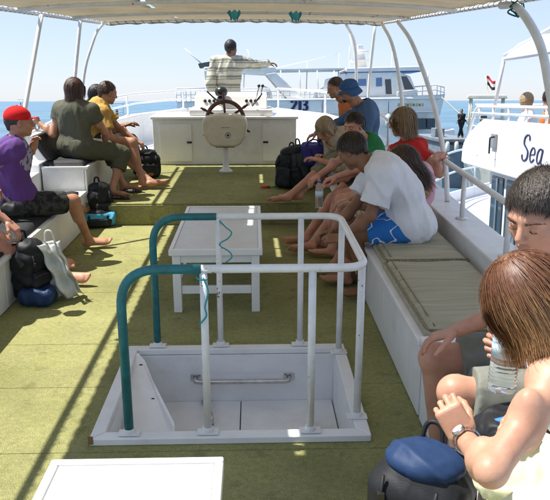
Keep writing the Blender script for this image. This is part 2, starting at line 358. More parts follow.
# ================================================================== SUN CANOPY
CANV = mat('beige_canopy_canvas', (.60, .545, .44), .9, noise=.12, nscale=2.5, bump=.3, bscale=40, transl=.5, dirt=.3)
def canopy():
    t = thing('sun_canopy', (-.1, 5.9, 2.0), 'large beige canvas sun canopy laced to white tubes over the deck', 'canopy')
    x0, x1, y0, y1 = -1.90, 1.66, 2.45, 9.5
    def edge(u, v):
        y = y0+(y1-y0)*v; x = x0+(x1-x0)*u
        ed = .055+ .02*v
        z = 2.0+.075*(v**.8)+.10*math.sin(math.pi*u)**.7*(1-.55*v)
        # the cloth sags between the hoops
        hoop = abs(math.sin(math.pi*v*4.0))
        z -= .035*hoop*math.sin(math.pi*u)
        z += .004*math.sin(37*x)*math.sin(23*y)
        # scalloped lacing along the sides
        sc = .004*math.cos(y*math.pi*2/.11)
        if u < .02: x += .012+sc
        if u > .98: x -= .012+sc
        return (x, y, z)
    # two widths of canvas laced edge to edge: the seam gapes here and there
    top = MB(); ga = (-.905-x0)/(x1-x0); gb = (-.865-x0)/(x1-x0); us = [ga*i/14 for i in range(15)]+[gb+(1-gb)*i/32 for i in range(33)]; nv_ = 260
    top.v = [edge(u, j/nv_) for j in range(nv_+1) for u in us]; k = len(us)
    for j in range(nv_):
        y = y0+(y1-y0)*j/nv_; gape = math.sin(y*2.3+.4)+.6*math.sin(y*5.9+1) > .35 and (j % 14) > 0
        for i in range(k-1):
            if i == 14 and gape: continue
            top.f.append((j*k+i, j*k+i+1, (j+1)*k+i+1, (j+1)*k+i))
    o = top.build('canvas', CANV, t); so_ = o.modifiers.new('thick', 'SOLIDIFY'); so_.thickness = .006
    # hemmed flap along front and sides
    fl = MB()
    fl.grid(lambda u, v: (x0+(x1-x0)*u, y1+.004+.012*math.sin(u*60), edge(u, 1)[2]+.005-v*(.05+.012*abs(math.sin(u*43)))), 110, 2)
    o = fl.build('front_valance', CANV, t); o.modifiers.new('thick', 'SOLIDIFY').thickness = .004
    zf = lambda u, v: 2.0+.075*(v**.8)+.10*math.sin(math.pi*u)**.7*(1-.55*v)
    for u, x in ((0, x0-.07), (1, x1+.03)):
        MB().tube([(x, y0+(y1-y0)*v, 1.985+.075*v**.8) for v in [i/12 for i in range(13)]], .02, 10).build('side_tube', TUBEW, t)
    for v in (0.0, .25, .5, .75, 1.0):
        y = y0+(y1-y0)*v
        MB().tube([(x0+(x1-x0)*u, y, zf(u, v)-.02) for u in [i/16 for i in range(17)]], .018, 10).build('cross_tube', TUBEW, t)
    # lacing cord wound round the side tubes and front hem
    rope = mat('dark_cord', (.16, .16, .17), .8)
    mb = MB()
    for x, s in ((x0-.06, 1), (x1+.03, -1)):
        pts = []
        n = 620
        for i in range(n):
            v = i/(n-1); y = y0+(y1-y0)*v; a = i*.62
            pts.append((x+s*.012+(.012 if s > 0 else .026)*math.cos(a), y, 1.985+.075*v**.8+.016*math.sin(a)))
        mb.tube(pts, .0028, 5)
    pts = []
    for i in range(420):
        u = i/419; a = i*.5; pts.append((x0+(x1-x0)*u, y1+.026*math.cos(a), zf(u, 1)-.02+.026*math.sin(a)))
    mb.tube(pts, .004, 5)
    mb.build('lacing_cord', rope, t)
    # uprights: curved tubes standing on the rails
    def up(pts, r=.023): MB().tube(smooth_path(pts, 6), r, 12).build('upright_tube', TUBEW, t)
    up([(1.62, 3.45, .52), (1.62, 3.62, 1.0), (1.64, 3.78, 1.26), (1.66, 3.98, 1.5), (1.68, 4.25, 1.76), (1.67, 4.62, 1.97), (1.66, 4.9, 2.0)], .026)
    up([(1.57, 5.55, .53), (1.57, 5.72, .85), (1.57, 6.24, 1.3), (1.60, 7.3, 1.78), (1.64, 8.3, 2.03)], .021)
    up([(1.54, 7.15, .62), (1.54, 7.39, 1.22), (1.58, 8.2, 1.75), (1.6, 9.1, 2.04)], .02)
    up([(1.55, 9.66, .66), (1.56, 9.66, 1.34), (1.6, 9.6, 2.04)], .02)
    up([(1.45, 9.9, .66), (1.42, 9.9, 1.3), (1.36, 9.75, 1.8), (1.2, 9.55, 2.07)], .02)
    up([(-2.1, 6.0, .53), (-2.0, 6.3, 1.24), (-1.92, 6.75, 2.02)], .02)
    up([(-2.1, 8.05, .64), (-2.0, 8.15, 1.45), (-1.93, 8.28, 2.03)], .02)
    up([(-2.2, 8.9, .64), aY(84, 76, 8.95), aY(92, 45, 9.0), aY(98, 30, 9.1), aY(106, 22, 9.3), (-1.85, 9.5, 2.05)], .018)
    mb = MB()
    random.seed(3)
    for k in range(5):
        c = Vector((1.66, 4.62, 1.97)); pts = [c+Vector((random.uniform(-.04, .05), random.uniform(-.04, .04), random.uniform(-.06, .05))) for _ in range(5)]
        mb.tube(smooth_path(pts, 6), .005, 6)
    mb.build('rope_knot', mat('green_cord', (.02, .12, .10), .8), t)
canopy()
CYAN = mat('turquoise_cloth', (.07, .40, .45), .8, noise=.3, nscale=15, bump=.5, bscale=40)
def rag(c, label, sx=.10):
    def f(u, v):
        return (c[0]+(u-.5)*sx*(1+.3*math.sin(5*v)), c[1]+.02*math.sin(9*u)+.01, c[2]-v*.07+.014*math.sin(14*u+3*v))
    o = MB().grid(f, 16, 8).build('tied_cloth', CYAN, base=c); o.modifiers.new('t', 'SOLIDIFY').thickness = .008
    props(o, label, 'cloth', 'turquoise cloths tied under the canopy')
rag((-.18, 6.9, 2.065), 'turquoise cloth tied to the canopy above the man at the helm')
rag((.40, 7.0, 2.06), 'turquoise cloth tied to the canopy above the moored white yacht')

# ================================================================== STAIR HATCH
def hatch():
    t = thing('stair_hatch', ((HX0+HX1)/2, (HY0+HY1)/2, 0), 'open white stair hatch in the middle of the deck', 'hatch')
    w = .065; z = .035
    MB().hexa([(HX0-w, HY0-w, 0), (HX1+w, HY0-w, 0), (HX1, HY0, 0), (HX0, HY0, 0)], [(HX0-w, HY0-w, z), (HX1+w, HY0-w, z), (HX1, HY0, z), (HX0, HY0, z)]).build('coaming_board', WHITE, t, smooth=False, bevel=.006)
    MB().hexa([(HX0, HY1, 0), (HX1, HY1, 0), (HX1+w, HY1+w, 0), (HX0-w, HY1+w, 0)], [(HX0, HY1, z), (HX1, HY1, z), (HX1+w, HY1+w, z), (HX0-w, HY1+w, z)]).build('coaming_board', WHITE, t, smooth=False, bevel=.006)
    MB().hexa([(HX0-w, HY0-w+.001, 0), (HX0, HY0+.001, 0), (HX0, HY1, 0), (HX0-w, HY1+w, 0)], [(HX0-w, HY0-w+.001, z+.002), (HX0, HY0+.001, z+.002), (HX0, HY1, z+.002), (HX0-w, HY1+w, z+.002)]).build('coaming_board', WHITE, t, smooth=False, bevel=.006)
    MB().hexa([(HX1, HY0, 0), (HX1+w, HY0-w, 0), (HX1+w, HY1+w, 0), (HX1, HY1, 0)], [(HX1, HY0, z+.002), (HX1+w, HY0-w, z+.002), (HX1+w, HY1+w, z+.002), (HX1, HY1, z+.002)]).build('coaming_board', WHITE, t, smooth=False, bevel=.006)
    zb = -.30
    MB().box(HX0, HX1, HY1+.001, HY1+.03, zb-.3, -.002).build('inner_wall', WHITE, t, smooth=False)
    MB().box(HX1+.001, HX1+.03, HY0, HY1, zb-1.6, -.002).build('inner_wall', WHITE, t, smooth=False)
    MB().box(HX0-.03, HX0-.001, HY0, HY1, zb-1.6, -.002).build('inner_wall', WHITE, t, smooth=False)
    MB().box(HX0, HX1, HY0-.03, HY0-.001, zb-1.6, -.002).build('inner_wall', WHITE, t, smooth=False)
    # cabin roof shelf below, in two sheets with a seam
    xs = [HX0+.002, -.09, HX1-.002]
    for a, b in zip(xs, xs[1:]):
        MB().box(a+.003, b-.003, 3.02, HY1-.001, zb-.03, zb).build('shelf_panel', WHITE, t, smooth=False, bevel=.004)
    # vent strip at right, white slats
    MB().box(HX1-.16, HX1-.15, 3.05, 3.5, zb+.002, zb+.12).build('vent_panel', WHITE, t, smooth=False, bevel=.004)
    # slanted stair cheek on the left
    poly = [aY(132, 358, 3.70), aY(138, 357, 3.69), aY(144, 364, 3.64), aY(152, 384, 3.5), aY(174, 428, 3.12), aY(176, 452, 3.0), aY(124, 452, 3.0)]
    MB().prism(poly, (0, .035, .01)).build('stair_cheek', WHITE2, t, smooth=False, bevel=.008)
    for q in (aY(141, 366, 3.625), aY(153, 400, 3.36)):
        MB().lathe([(.012, 0), (.012, .006)], q, (0, -1, .2), 10).build('screw_cap', RUB, t)
    for k in range(5):
        MB().box(HX0+.05, HX1-.1, 2.77, 2.99, zb-.3-.22*k-.03, zb-.3-.22*k).build('stair_tread', WHITE, t, smooth=False, bevel=.005)
    # grab handles
    y = HY1-.001
    def handle(a, b, yy, out=.05):
        h = MB().tube(fillet([a, (a[0], a[1]-out, a[2]), (b[0], b[1]-out, b[2]), b], .03), .0145, 10).build('grab_handle', STEEL, t)
        for c in (a, b):
            MB().box(c[0]-.03, c[0]+.03, c[1]-.005, c[1]-.0005, c[2]-.022, c[2]+.022).build('handle_plate', STEEL, h, smooth=False, bevel=.004)
    handle((-.355, y, -.145), (.195, y, -.145), y, .06)
    a, b = aZ(206, 403, zb), aZ(212, 425, zb)
    hb = MB().tube(fillet([a+Vector((0, 0, .001)), a+Vector((0, 0, .045)), b+Vector((0, 0, .045)), b+Vector((0, 0, .001))], .03), .012, 10).build('grab_handle', STEEL, t)
    MB().box(a.x-.028, a.x+.028, a.y-.03, a.y+.03, zb+.0005, zb+.008).build('handle_plate', STEEL, hb, smooth=False, bevel=.003)
    # worn brown edges where the coaming corners have lost their paint
    MB().box(HX0-w-.002, HX0-w+.02, HY0-w-.003, HY0-w, .01, .05).build('worn_corner', mat('bare_wood', (.22, .12, .05), .8), t, smooth=False)
hatch()
def hatch_rail():
    t = thing('hatch_railing', (-.1, 3.2, .1), 'teal and white tube railing standing round the open stair hatch', 'railing')
    r = .0185; z = .037; zt = .815; yF = 2.84; yB = 3.82; xL = -.575; xR = .475
    # teal hoops at the left, front and back
    xs = -.23
    MB().tube(fillet([(xL, yF, z), (xL, yF, zt), (xs, yF, zt)], .17, 10), .021, 14).build('teal_hoop', TEAL, t)
    xs2 = -.215
    MB().tube(fillet([(xL+.0, yB, z), (xL, yB, zt), (xs2, yB, zt)], .17, 10), .021, 14).build('teal_hoop', TEAL, t)
    MB().tube(fillet([(xs-.001, yF, zt), (xR, yF, zt), (xR, yB, zt), (xs2-.001, yB, zt)], .11, 8), r, 14).build('top_rail', TUBEW, t)
    posts = [(xs+.01, yF), (.245, yF), (xR, yF+.12), (xs2+.01, yB), (.26, yB), (xR, yB-.12)]
    for x, y in posts: MB().tube([(x, y, z), (x, y, zt-.01)], r*.93, 12).build('post', TUBEW, t)
    for x, y in posts+[(xL, yF), (xL, yB)]:
        f = MB().box(x-.048, x+.048, y-.026, y+.026, z+.0015, z+.009); f.lathe([(.027, 0), (.024, .02)], (x, y, z+.009), n=12)
        f.build('foot_flange', TUBEW, t, smooth=False, bevel=.002)
    cord = mat('teal_cord', (.02, .30, .33), .7)
    MB().tube([(xs+.002+.024*math.cos(a*.9), yF+.024*math.sin(a*.9), zt-.02-a*.004) for a in range(0, 9)], .004, 6).build('cord_wrap', cord, t)
    pts = [(xs+.01, yF-.025, zt-.03), (xs+.03, yF-.03, zt-.09), (xs+.015, yF-.03, zt-.16), (xs+.02, yF-.03, zt-.2), (xs-.01, yF-.03, zt-.24)]
    MB().tube(smooth_path(pts), .004, 6).build('loose_cord', cord, t)
    pts = [(xs2+.02, yB-.02, zt-.02)]+[(xs2+.05+.035*math.sin(k*1.35), yB-.02+.02*math.cos(k*1.35), zt-.06-.028*k) for k in range(8)]
    MB().tube(smooth_path(pts), .004, 6).build('loose_cord', cord, t)
hatch_rail()

# ================================================================== TABLES
TT = mat('pale_table_top', (.66, .65, .60), .3, noise=.12, nscale=6, bump=.06, bscale=30, dirt=.22)
def table(base, x0, x1, y0, y1, z, label, inset=.02, leg=.055, rim=.03, lower=True, top=TT):
    t = thing('table', base, label, 'table')
    MB().box(x0+rim, x1-rim, y0+rim, y1-rim, z-.028, z-.008).build('table_top', top, t, smooth=False, bevel=.002)
    for a in ((x0, x1, y0, y0+rim-.001), (x0, x1, y1-rim+.001, y1), (x0, x0+rim-.001, y0+rim, y1-rim), (x1-rim+.001, x1, y0+rim, y1-rim)):
        MB().box(*a, z-.045, z).build('rim_board', WHITE2, t, smooth=False, bevel=.007)
    for a in ((x0+.03, x1-.03, y0+.03, y0+.05), (x0+.03, x1-.03, y1-.05, y1-.03), (x0+.03, x0+.05, y0+.051, y1-.051), (x1-.05, x1-.03, y0+.051, y1-.051)):
        MB().box(*a, z-.10, z-.0455).build('apron', WHITE, t, smooth=False, bevel=.003)
    for x in (x0+inset, x1-inset-leg):
        for y in (y0+inset, y1-inset-leg):
            MB().box(x, x+leg, y, y+leg, .001, z-.046).build('leg', WHITE2, t, smooth=False, bevel=.005)
    if lower:
        for y in (y0+inset+.015, y1-inset-.04):
            MB().box(x0+inset+leg+.001, x1-inset-leg-.001, y, y+.025, .13, .185).build('stretcher', WHITE2, t, smooth=False, bevel=.003)
        for x in (x0+inset+.015, x1-inset-.04):
            MB().box(x, x+.025, y0+inset+leg+.001, y1-inset-leg-.001, .13, .185).build('stretcher', WHITE2, t, smooth=False, bevel=.003)
    return t
table((-.24, 5.1, 0), -.57, .05, 4.44, 5.80, .45, 'white wooden table behind the hatch railing')
table((-.38, 1.6, 0), -.655, -.105, .95, 1.99, .45, 'white table cut off by the bottom edge of the picture')

# ================================================================== HELM CONSOLE
def console():
    t = thing('helm_console', (-.4, 9.8, .222), 'wide white helm console with two cupboard doors', 'console')
    MB().box(-1.36, .57, 9.52, 10.2, .223, .83).build('cabinet', WHITE, t, smooth=False, bevel=.008)
    MB().box(-1.385, .595, 9.49, 10.22, .8315, .872).build('counter_top', WHITE2, t, smooth=False, bevel=.012)
    for x0, x1, hx in ((-1.27, -.84, -.87), (.12, .50, .155)):
        d = MB().box(x0, x1, 9.503, 9.519, .27, .77).build('door', WHITE2, t, smooth=False, bevel=.004)
        MB().box(hx-.035, hx+.035, 9.485, 9.5025, .515, .54).build('handle', BLACKP, d, smooth=False, bevel=.004)
    MB().box(-.87, .25, 9.56, 10.16, .873, .955).build('plinth', WHITE, t, smooth=False, bevel=.012)
    MB().hexa([(-.80, 9.66, .956), (.18, 9.66, .956), (.18, 10.1, .956), (-.80, 10.1, .956)], [(-.80, 9.74, 1.12), (.18, 9.74, 1.12), (.18, 10.1, 1.16), (-.80, 10.1, 1.16)]).build('instrument_box', WHITE2, t, smooth=False, bevel=.012)
    # gauges lettering-like dark dials on the sloped face
    for i, x in enumerate((-.66, -.60, -.54, -.49, -.10, -.04, .02)):
        c = Vector((x, 9.70, 1.06)); MB().lathe([(.022, 0), (.022, .008), (.016, .009)], c, (0, -1, .45), 12).build('gauge', BLACKP, t)
    return t
console()
def binnacle():
    t = thing('compass_binnacle', (-.46, 9.9, 1.16), 'black domed compass on top of the white console left of the striped jumper', 'compass')
    MB().lathe([(.06, 0), (.05, .02), (.03, .03), (.03, .04)], (-.44, 9.70, 1.09), n=16).build('stand', BLACKP, t)
    MB().lathe([(.03, .03), (.075, .045), (.09, .085), (.08, .125), (.05, .155), (.01, .165)], (-.44, 9.70, 1.09), n=20).build('dome', BLACKP, t)
    # crossed control levers
    MB().tube([(-.42, 9.62, 1.02), (-.52, 9.55, 1.10), (-.62, 9.5, 1.2)], .011, 8).build('lever', BLACKP, t)
    t2 = thing('throttle_lever', (.1, 9.7, 1.12), 'chrome throttle levers with dark knobs on the console right of the helmsman', 'lever')
    for dx in (0, .05):
        MB().tube([(.03+dx, 9.66, 1.08), (.07+dx, 9.64, 1.25)], .009, 8).build('stem', STEEL, t2)
        MB().lathe([(.004, -.02), (.02, -.01), (.022, .01), (.004, .025)], (.07+dx, 9.64, 1.26), n=12).build('knob', BLACKP, t2)
    MB().tube([(-.02, 9.6, 1.0), (.06, 9.52, 1.10), (.11, 9.5, 1.17)], .011, 8).build('lever', BLACKP, t2)
binnacle()
def helm():
    y = 8.92; x = -.365; zc = .83
    t = thing('helm_pedestal', (x, y, .222), 'cream steering pedestal with wooden ship wheel and compass emblem', 'helm')
    cream = mat('cream_fibreglass', (.68, .62, .47), .35, noise=.12, nscale=7, dirt=.3)
    MB().lathe([(.09, 0), (.085, .02), (.045, .05), (.036, .10), (.036, .40), (.06, .42)], (x, y, .223), n=18).build('post', WHITE2, t)
    # housing: rounded tub facing the camera
    import functools
    prof = [(-.24, .30), (-.265, .22), (-.245, .08), (-.19, -.01), (-.13, -.045), (.13, -.045), (.19, -.01), (.245, .08), (.265, .22), (.24, .30), (.10, .335), (-.10, .335)]
    zb = .60
    pl = fillet([(x+a*1.08, y-.13, zb+b*1.06) for a, b in prof]+[(x+prof[0][0]*1.08, y-.13, zb+prof[0][1]*1.06)], .03, 3)[:-1]
    hb = MB().prism(pl, (0, .28, 0)).build('housing', cream, t, smooth=False, bevel=.035); hb.modifiers['bevel'].segments = 5
    MB().box(x-.12, x+.12, y-.10, y+.1, .545, .562).build('underplate', mat('rust', (.16, .06, .025), .8), t, smooth=False)
    wood = mat('varnished_wood', (.13, .045, .02), .35, col2=(.07, .022, .01), nscale=12)
    wy = y+.19; wc = Vector((x, wy, .86)); rr = .235
    whl = MB().tube([wc+Vector((rr*math.cos(a), 0, rr*math.sin(a))) for a in [2*math.pi*i/40 for i in range(41)]], .026, 12, cap=False).build('wheel_rim', wood, t)
    MB().lathe([(.05, -.03), (.06, 0), (.05, .03)], wc, (0, 1, 0), 16).build('wheel_hub', STEEL, t)
    for k in range(6):
        a = R(30+60*k+4); d = Vector((math.cos(a), 0, math.sin(a)))
        MB().tube([wc+d*.04, wc+d*.20, wc+d*.24, wc+d*.30, wc+d*.35], [.013, .016, .012, .018, .012], 10).build('spoke', wood, t)
    # emblem: compass rose with ring, and a short printed line
    ink = mat('navy_ink', (.02, .025, .05), .5)
    e = MB(); ec = Vector((x+.04, y-.1315, .70))
    for k in range(32):
        a, b = 2*math.pi*k/32, 2*math.pi*(k+1)/32
        q = [ec+Vector((r*math.cos(c), 0, r*math.sin(c))) for r, c in ((.030, a), (.036, a), (.036, b), (.030, b))]; e.add(q, [(0, 1, 2, 3)])
    for k in range(8):
        a = math.pi*k/4; L = .03 if k % 2 == 0 else .02; d = Vector((math.cos(a), 0, math.sin(a))); p = Vector((-d.z, 0, d.x))*.007
        e.add([ec+p, ec+d*L, ec-p], [(0, 1, 2)])
    e.build('emblem', ink, t, smooth=False)
    e = MB()
    for k in range(9): e.box(x-.045+k*.013, x-.036+k*.013, y-.1325, y-.1305, .790+.002*(k % 2), .798+.002*(k % 3))
    e.build('print_line', mat('faded_ink', (.2, .2, .2), .6), t, smooth=False)
helm()
# ================================================================== OTHER BOATS (level on the sea)
T3 = TILT.to_3x3(); EYEW = TILT @ EYEV
def wy(px, py, y):
    r = T3 @ ray(px, py); return EYEW + r*((y-EYEW.y)/r.y)
def wz(px, py, z):
    r = T3 @ ray(px, py); return EYEW + r*((z-EYEW.z)/r.z)
def wx(px, py, x):
    r = T3 @ ray(px, py); return EYEW + r*((x-EYEW.x)/r.x)
BOATW = mat('distant_hull_white', (.84, .82, .79), .4, noise=.12, nscale=.9, dirt=.25, detail=9)
NAVY = mat('navy_lettering', (.012, .02, .10), .5)
GLASSD = mat('dark_window_glass', (.02, .035, .05), .08, spec=.8)
GLASSB = mat('blue_window_glass', (.06, .17, .36), .1, spec=.8)
def stroke(mb, pts, nib, M, th=.01, ang=50, n=8):
    """a pen stroke lying on a board: 2-D points through a matrix M, broad-nib width"""
    P = smooth_path([(p[0], p[1], 0) for p in pts], n); w = []
    for i in range(len(P)):
        d = (P[min(i+1, len(P)-1)]-P[max(i-1, 0)]).normalized(); a = math.atan2(d.y, d.x)
        w.append(nib*(.22+.78*abs(math.sin(a-R(ang-90+40)))))
    V = []
    for i, p in enumerate(P):
        d = (P[min(i+1, len(P)-1)]-P[max(i-1, 0)]).normalized(); q = Vector((-d.y, d.x, 0))*w[i]*.5
        V += [M @ (p+q), M @ (p-q), M @ (p+q+Vector((0, 0, th))), M @ (p-q+Vector((0, 0, th)))]
    Fc = []
    for i in range(len(P)-1):
        a = 4*i; b = a+4; Fc += [(a+2, b+2, b+3, a+3), (a, a+2, b+2, b) [::-1], (a+1, b+1, b+3, a+3)]
    mb.add(V, Fc)

# ---- the big white yacht with 213 on its side, bow to the right
def yacht213():
    Dy = 62.0
    def Q(px, py, dy=0): p = wy(px, py, Dy); p.y += dy; return p
    s = (Q(276, 98)-Q(275, 98)).x
    base = (Q(315, 98).x, Dy+3, SEA_Z)
    t = thing('motor_yacht', base, 'big white motor yacht with 213 on its side moored beyond the bow', 'yacht', deck=False)
    # hull as a loft: stations px, half beam, deck py, run of bow
    st = [(176, 2.6, 101), (200, 3.0, 100.5), (260, 3.3, 99), (330, 3.3, 97.5), (400, 3.1, 96), (430, 2.3, 95), (446, 1.2, 94), (455, .12, 93.2)]
    V = []; Fc = []; lv = 5
    for k, (px, b, py) in enumerate(st):
        zt = Q(px, py).z; rake = max(0, (px-400)/55)
        for j in range(lv):
            f = j/(lv-1); z = zt*(1-f)+(SEA_Z-.5)*f; bb = b*(1-.12*f-.45*f*rake*.6); x = Q(px, py).x-f*1.3*rake
            V += [(x, Dy+3.3-bb, z), (x, Dy+3.3+bb, z)]
    n = lv*2
    for k in range(len(st)-1):
        for j in range(lv-1):
            a = k*n+j*2; Fc += [(a, a+2, a+n+2, a+n), (a+1, a+n+1, a+n+3, a+3)]
        Fc.append((k*n, k*n+n, k*n+n+1, k*n+1))
    Fc.append(tuple([j*2 for j in range(lv)]+[j*2+1 for j in range(lv-1, -1, -1)]))
    mesh('hull', V, Fc, BOATW, t, smooth=False)
    # rubbing strakes
    for py in (99.5, 113):
        MB().tube([(Q(px, py+ (py0-98)*.3).x, Dy+3.3-b*(.985 if py > 105 else 1.0)-.02, Q(px, py-(px-315)*.012+.2).z) for px, b, py0 in st[:-1]], .09, 6).build('strake', BOATW, t)
    # 213
    m = MB()
    for ch, x0 in (('2', 291.8), ('1', 297.6), ('3', 302.8)):
        h = 10*s; w = 4.3*s
        Mx = Matrix.Translation(Vector((Q(x0, 110).x, Dy-.03, Q(300, 110.2).z))) @ Matrix.Rotation(R(90), 4, 'X')
        P = {'2': [(0, .75), (.12, .97), (.5, 1.0), (.9, .9), (.95, .68), (.6, .4), (.02, .04), (.5, .03), (1.0, .05)],
             '1': [(.55, .98), (.56, .7), (.55, .3), (.55, .0)],
             '3': [(.0, .88), (.4, 1.0), (.85, .9), (.85, .66), (.4, .54), (.9, .42), (.95, .15), (.5, 0), (.0, .1)]}[ch]
        stroke(m, [(a*w, b*h) for a, b in P], .27, Mx, .02, n=5)
    m.build('number', NAVY, t, smooth=False)
    m = MB()   # row of small name letters low on the bow, unreadable at this distance
    for k in range(9):
        x = Q(402+3.1*k, 0).x; z = Q(400, 106.5).z; m.box(x, x+.18, Dy-.0+.2+k*.02, Dy+.24+k*.02, z, z+.28)
        if k % 2: m.box(x, x+.22, Dy-.0+.2+k*.02, Dy+.24+k*.02, z+.1, z+.16)
    m.build('name_letters', mat('gold_letters', (.40, .36, .20), .5), t, smooth=False)
    y0, y1 = Dy+1.0, Dy+5.6
    def blk(name, pts, ya, yb, m=BOATW, bev=.06):
        pts = [(Q(a, b).x, ya, Q(a, b).z) for a, b in pts]
        return MB().prism(pts, (0, yb-ya, 0)).build(name, m, t, smooth=False, bevel=bev)
    # fenders hung along the side, portholes, a mooring line
    for px in (232, 262, 322, 348, 388):
        a = Q(px, 99.5, -.35); MB().tube([a, a-Vector((0, 0, 1.2))], .03, 5).build('fender_line', NAVY, t)
        MB().lathe([(.05, -1.0), (.26, -.8), (.26, .1), (.05, .3)], a-Vector((0, 0, 1.5)), n=10).build('fender', mat('pale_fender', (.55, .55, .50), .6), t)
    for px in (215, 240, 255, 340, 356, 372, 396):
        MB().lathe([(.30, 0), (.30, .05), (.22, .06)], Q(px, 121, .02), (0, -1, 0), 14).build('porthole', STEEL, t)
        MB().lathe([(.21, 0), (.2, .065)], Q(px, 121, .02), (0, -1, 0), 14).build('porthole_glass', GLASSD, t)
    MB().tube(smooth_path([Q(444, 97, .8), Q(452, 115, -3), Q(462, 134, -8)]), .05, 6).build('mooring_line', mat('old_rope', (.35, .32, .25), .9), t)
    # cabin windows in the hull
    for a, b in ((419.5, 427), (428.5, 436.5)):
        yy = Dy+.55
        blk('hull_window', [(a, 118.5), (b, 118.3), (b, 129.5), (a, 129.5)], yy-.1, yy+.8, GLASSD, .02)
    # radar arch legs and top, leaning aft
    for yy in (Dy+.7, Dy+5.3):
        blk('radar_arch_leg', [(266, 73.5), (276, 72), (305, 99), (288, 99)], yy, yy+.5)
        blk('radar_arch_leg', [(203, 70), (210, 70), (214, 99.5), (206, 99.5)], yy, yy+.4)
    blk('radar_arch_top', [(203, 66.5), (276, 66), (277, 72), (268, 73.6), (203, 70.2)], Dy+.75, Dy+5.75, bev=.1)
    blk('arch_panel', [(197, 63), (211, 60.5), (213, 66), (199, 68)], Dy+.9, Dy+1.6, GLASSD)
    # flying bridge and pilot house
    blk('upper_deck_house', [(318, 97.5), (322, 90), (346, 76), (350, 70.5), (398, 69.5), (413, 76), (421, 95.5)], y0, y1)
    blk('cabin_roof', [(347, 71.6), (347, 67.6), (424, 65.6), (427, 68), (424, 70.2)], y0-.4, y1+.4, bev=.08)
    blk('blue_stripe', [(347, 72.6), (347, 71.8), (424, 70.4), (424, 71.2)], y0-.03, y1+.03, mat('blue_stripe', (.05, .14, .5), .4), 0)
    blk('awning_roof', [(262, 70.5), (262, 69), (346, 67.5), (346, 69)], y0-.2, y1+.2, bev=0)
    for px in (281, 300, 318, 335):
        MB().tube([Q(px, 70, .8), Q(px+1.5, 98, .8)], .05, 6).build('awning_post', BOATW, t)
    for a, b in ((378, 384),):
        blk('side_window', [(a, 77.5), (b, 77.2), (b, 86), (a, 86.3)], y0-.04, y0+.1, GLASSB, 0)
    blk('side_window', [(354, 79), (368, 78.5), (368, 85.5), (350, 86)], y0-.03, y0+.1, GLASSB, 0)
    blk('windscreen', [(403.5, 76), (409, 76), (416.5, 89), (407, 89.3)], y0-.05, y0+.2, GLASSD, 0)
    # mast on the roof
    blk('mast', [(360, 67.3), (363, 42), (368, 42), (373, 67.3)], Dy+3, Dy+3.8)
    blk('mast_shelf', [(356, 58), (377, 58), (377, 59.5), (356, 59.5)], Dy+2.4, Dy+4.4, bev=0)
    blk('fly_seat', [(324, 90), (326, 79), (334, 77), (336, 90)], Dy+.8, Dy+.95)
    blk('fly_seat', [(338, 84), (339, 74), (347, 73), (347, 84)], Dy+.8, Dy+.95)
    for k in range(5):
        blk('deck_chair', [(216+9*k, 98.8), (216+9*k, 94), (220+9*k, 93.6), (221+9*k, 98.8)], Dy+1.2, Dy+2.2)
    blk('cabin_door', [(387, 79), (393, 78.8), (394, 94), (388, 94)], y0-.03, y0+.1, GLASSD, 0)
    MB().lathe([(.05, 0), (.7, .05), (.7, .35), (.05, .4)], Q(366.5, 52, 3.2), n=14).build('radar_dome', BOATW, t)
    MB().tube([Q(354, 30, 3), Q(362, 64, 3)], .05, 6).build('antenna', TUBEW, t)
    MB().tube([Q(247, 48, 1.5), Q(254, 67, 1.5)], .05, 6).build('antenna', TUBEW, t)
    MB().tube([Q(183, 47, 1.5), Q(206, 68, 1.5)], .06, 6).build('antenna', TUBEW, t)
    MB().lathe([(.05, -.55), (.45, -.4), (.6, 0), (.45, .4), (.05, .55)], Q(265, 92, 2.4), n=14).build('liferaft', BOATW, t)
    blk('deck_locker', [(255, 98.8), (256, 90), (272, 90), (273, 98.6)], Dy+2, Dy+3.4)
    blk('deck_locker', [(330, 97.5), (331, 91), (341, 90), (341, 97.5)], Dy+.9, Dy+1.0)
    # rails
    def rail(pts, n, h, dy=.2):
        g = [Q(a, b, dy) for a, b in pts]; MB().tube(g, .055, 6).build('deck_rail', TUBEW, t)
        MB().tube([p-Vector((0, 0, h*.5)) for p in g], .035, 6).build('deck_rail', TUBEW, t)
        m = MB()
        for i in range(n+1):
            f = i/n*(len(g)-1); k = min(int(f), len(g)-2); p = g[k].lerp(g[k+1], f-k); m.tube([p, p-Vector((0, 0, h))], .04, 6)
        m.build('rail_stanchions', TUBEW, t)
    rail([(176, 88.5), (205, 88)], 6, 1.1)
    rail([(300, 90.3), (345, 89.5)], 9, .75)
    rail([(214, 91.5), (290, 91)], 12, .8)
    rail([(418, 86.5), (440, 84.5), (449, 87)], 5, .9, 1.5)
    rail([(398, 92), (418, 90)], 4, .5, .3)
    for px, py0, py1 in ((228, 70, 98), (243, 70, 98), (308, 60, 92), (341, 52, 76), (352, 44, 68), (396, 50, 68), (412, 80, 97), (433, 70, 86)):
        MB().tube([Q(px, py1, 2), Q(px+1, py0, 2)], .05, 6).build('mast_pole', TUBEW, t)
    MB().tube([Q(341, 52, 2), Q(308, 60, 2), Q(276, 67, 2)], .025, 5).build('stay_wire', TUBEW, t)
    # stern stairs and platform
    blk('side_steps', [(443, 131), (456, 129), (456, 134), (449, 140), (440, 141)], Dy+.3, Dy+2)
yacht213()

CREAMB = mat('cream_hull_paint', (.74, .68, .54), .45, noise=.15, nscale=1.2, dirt=.3)
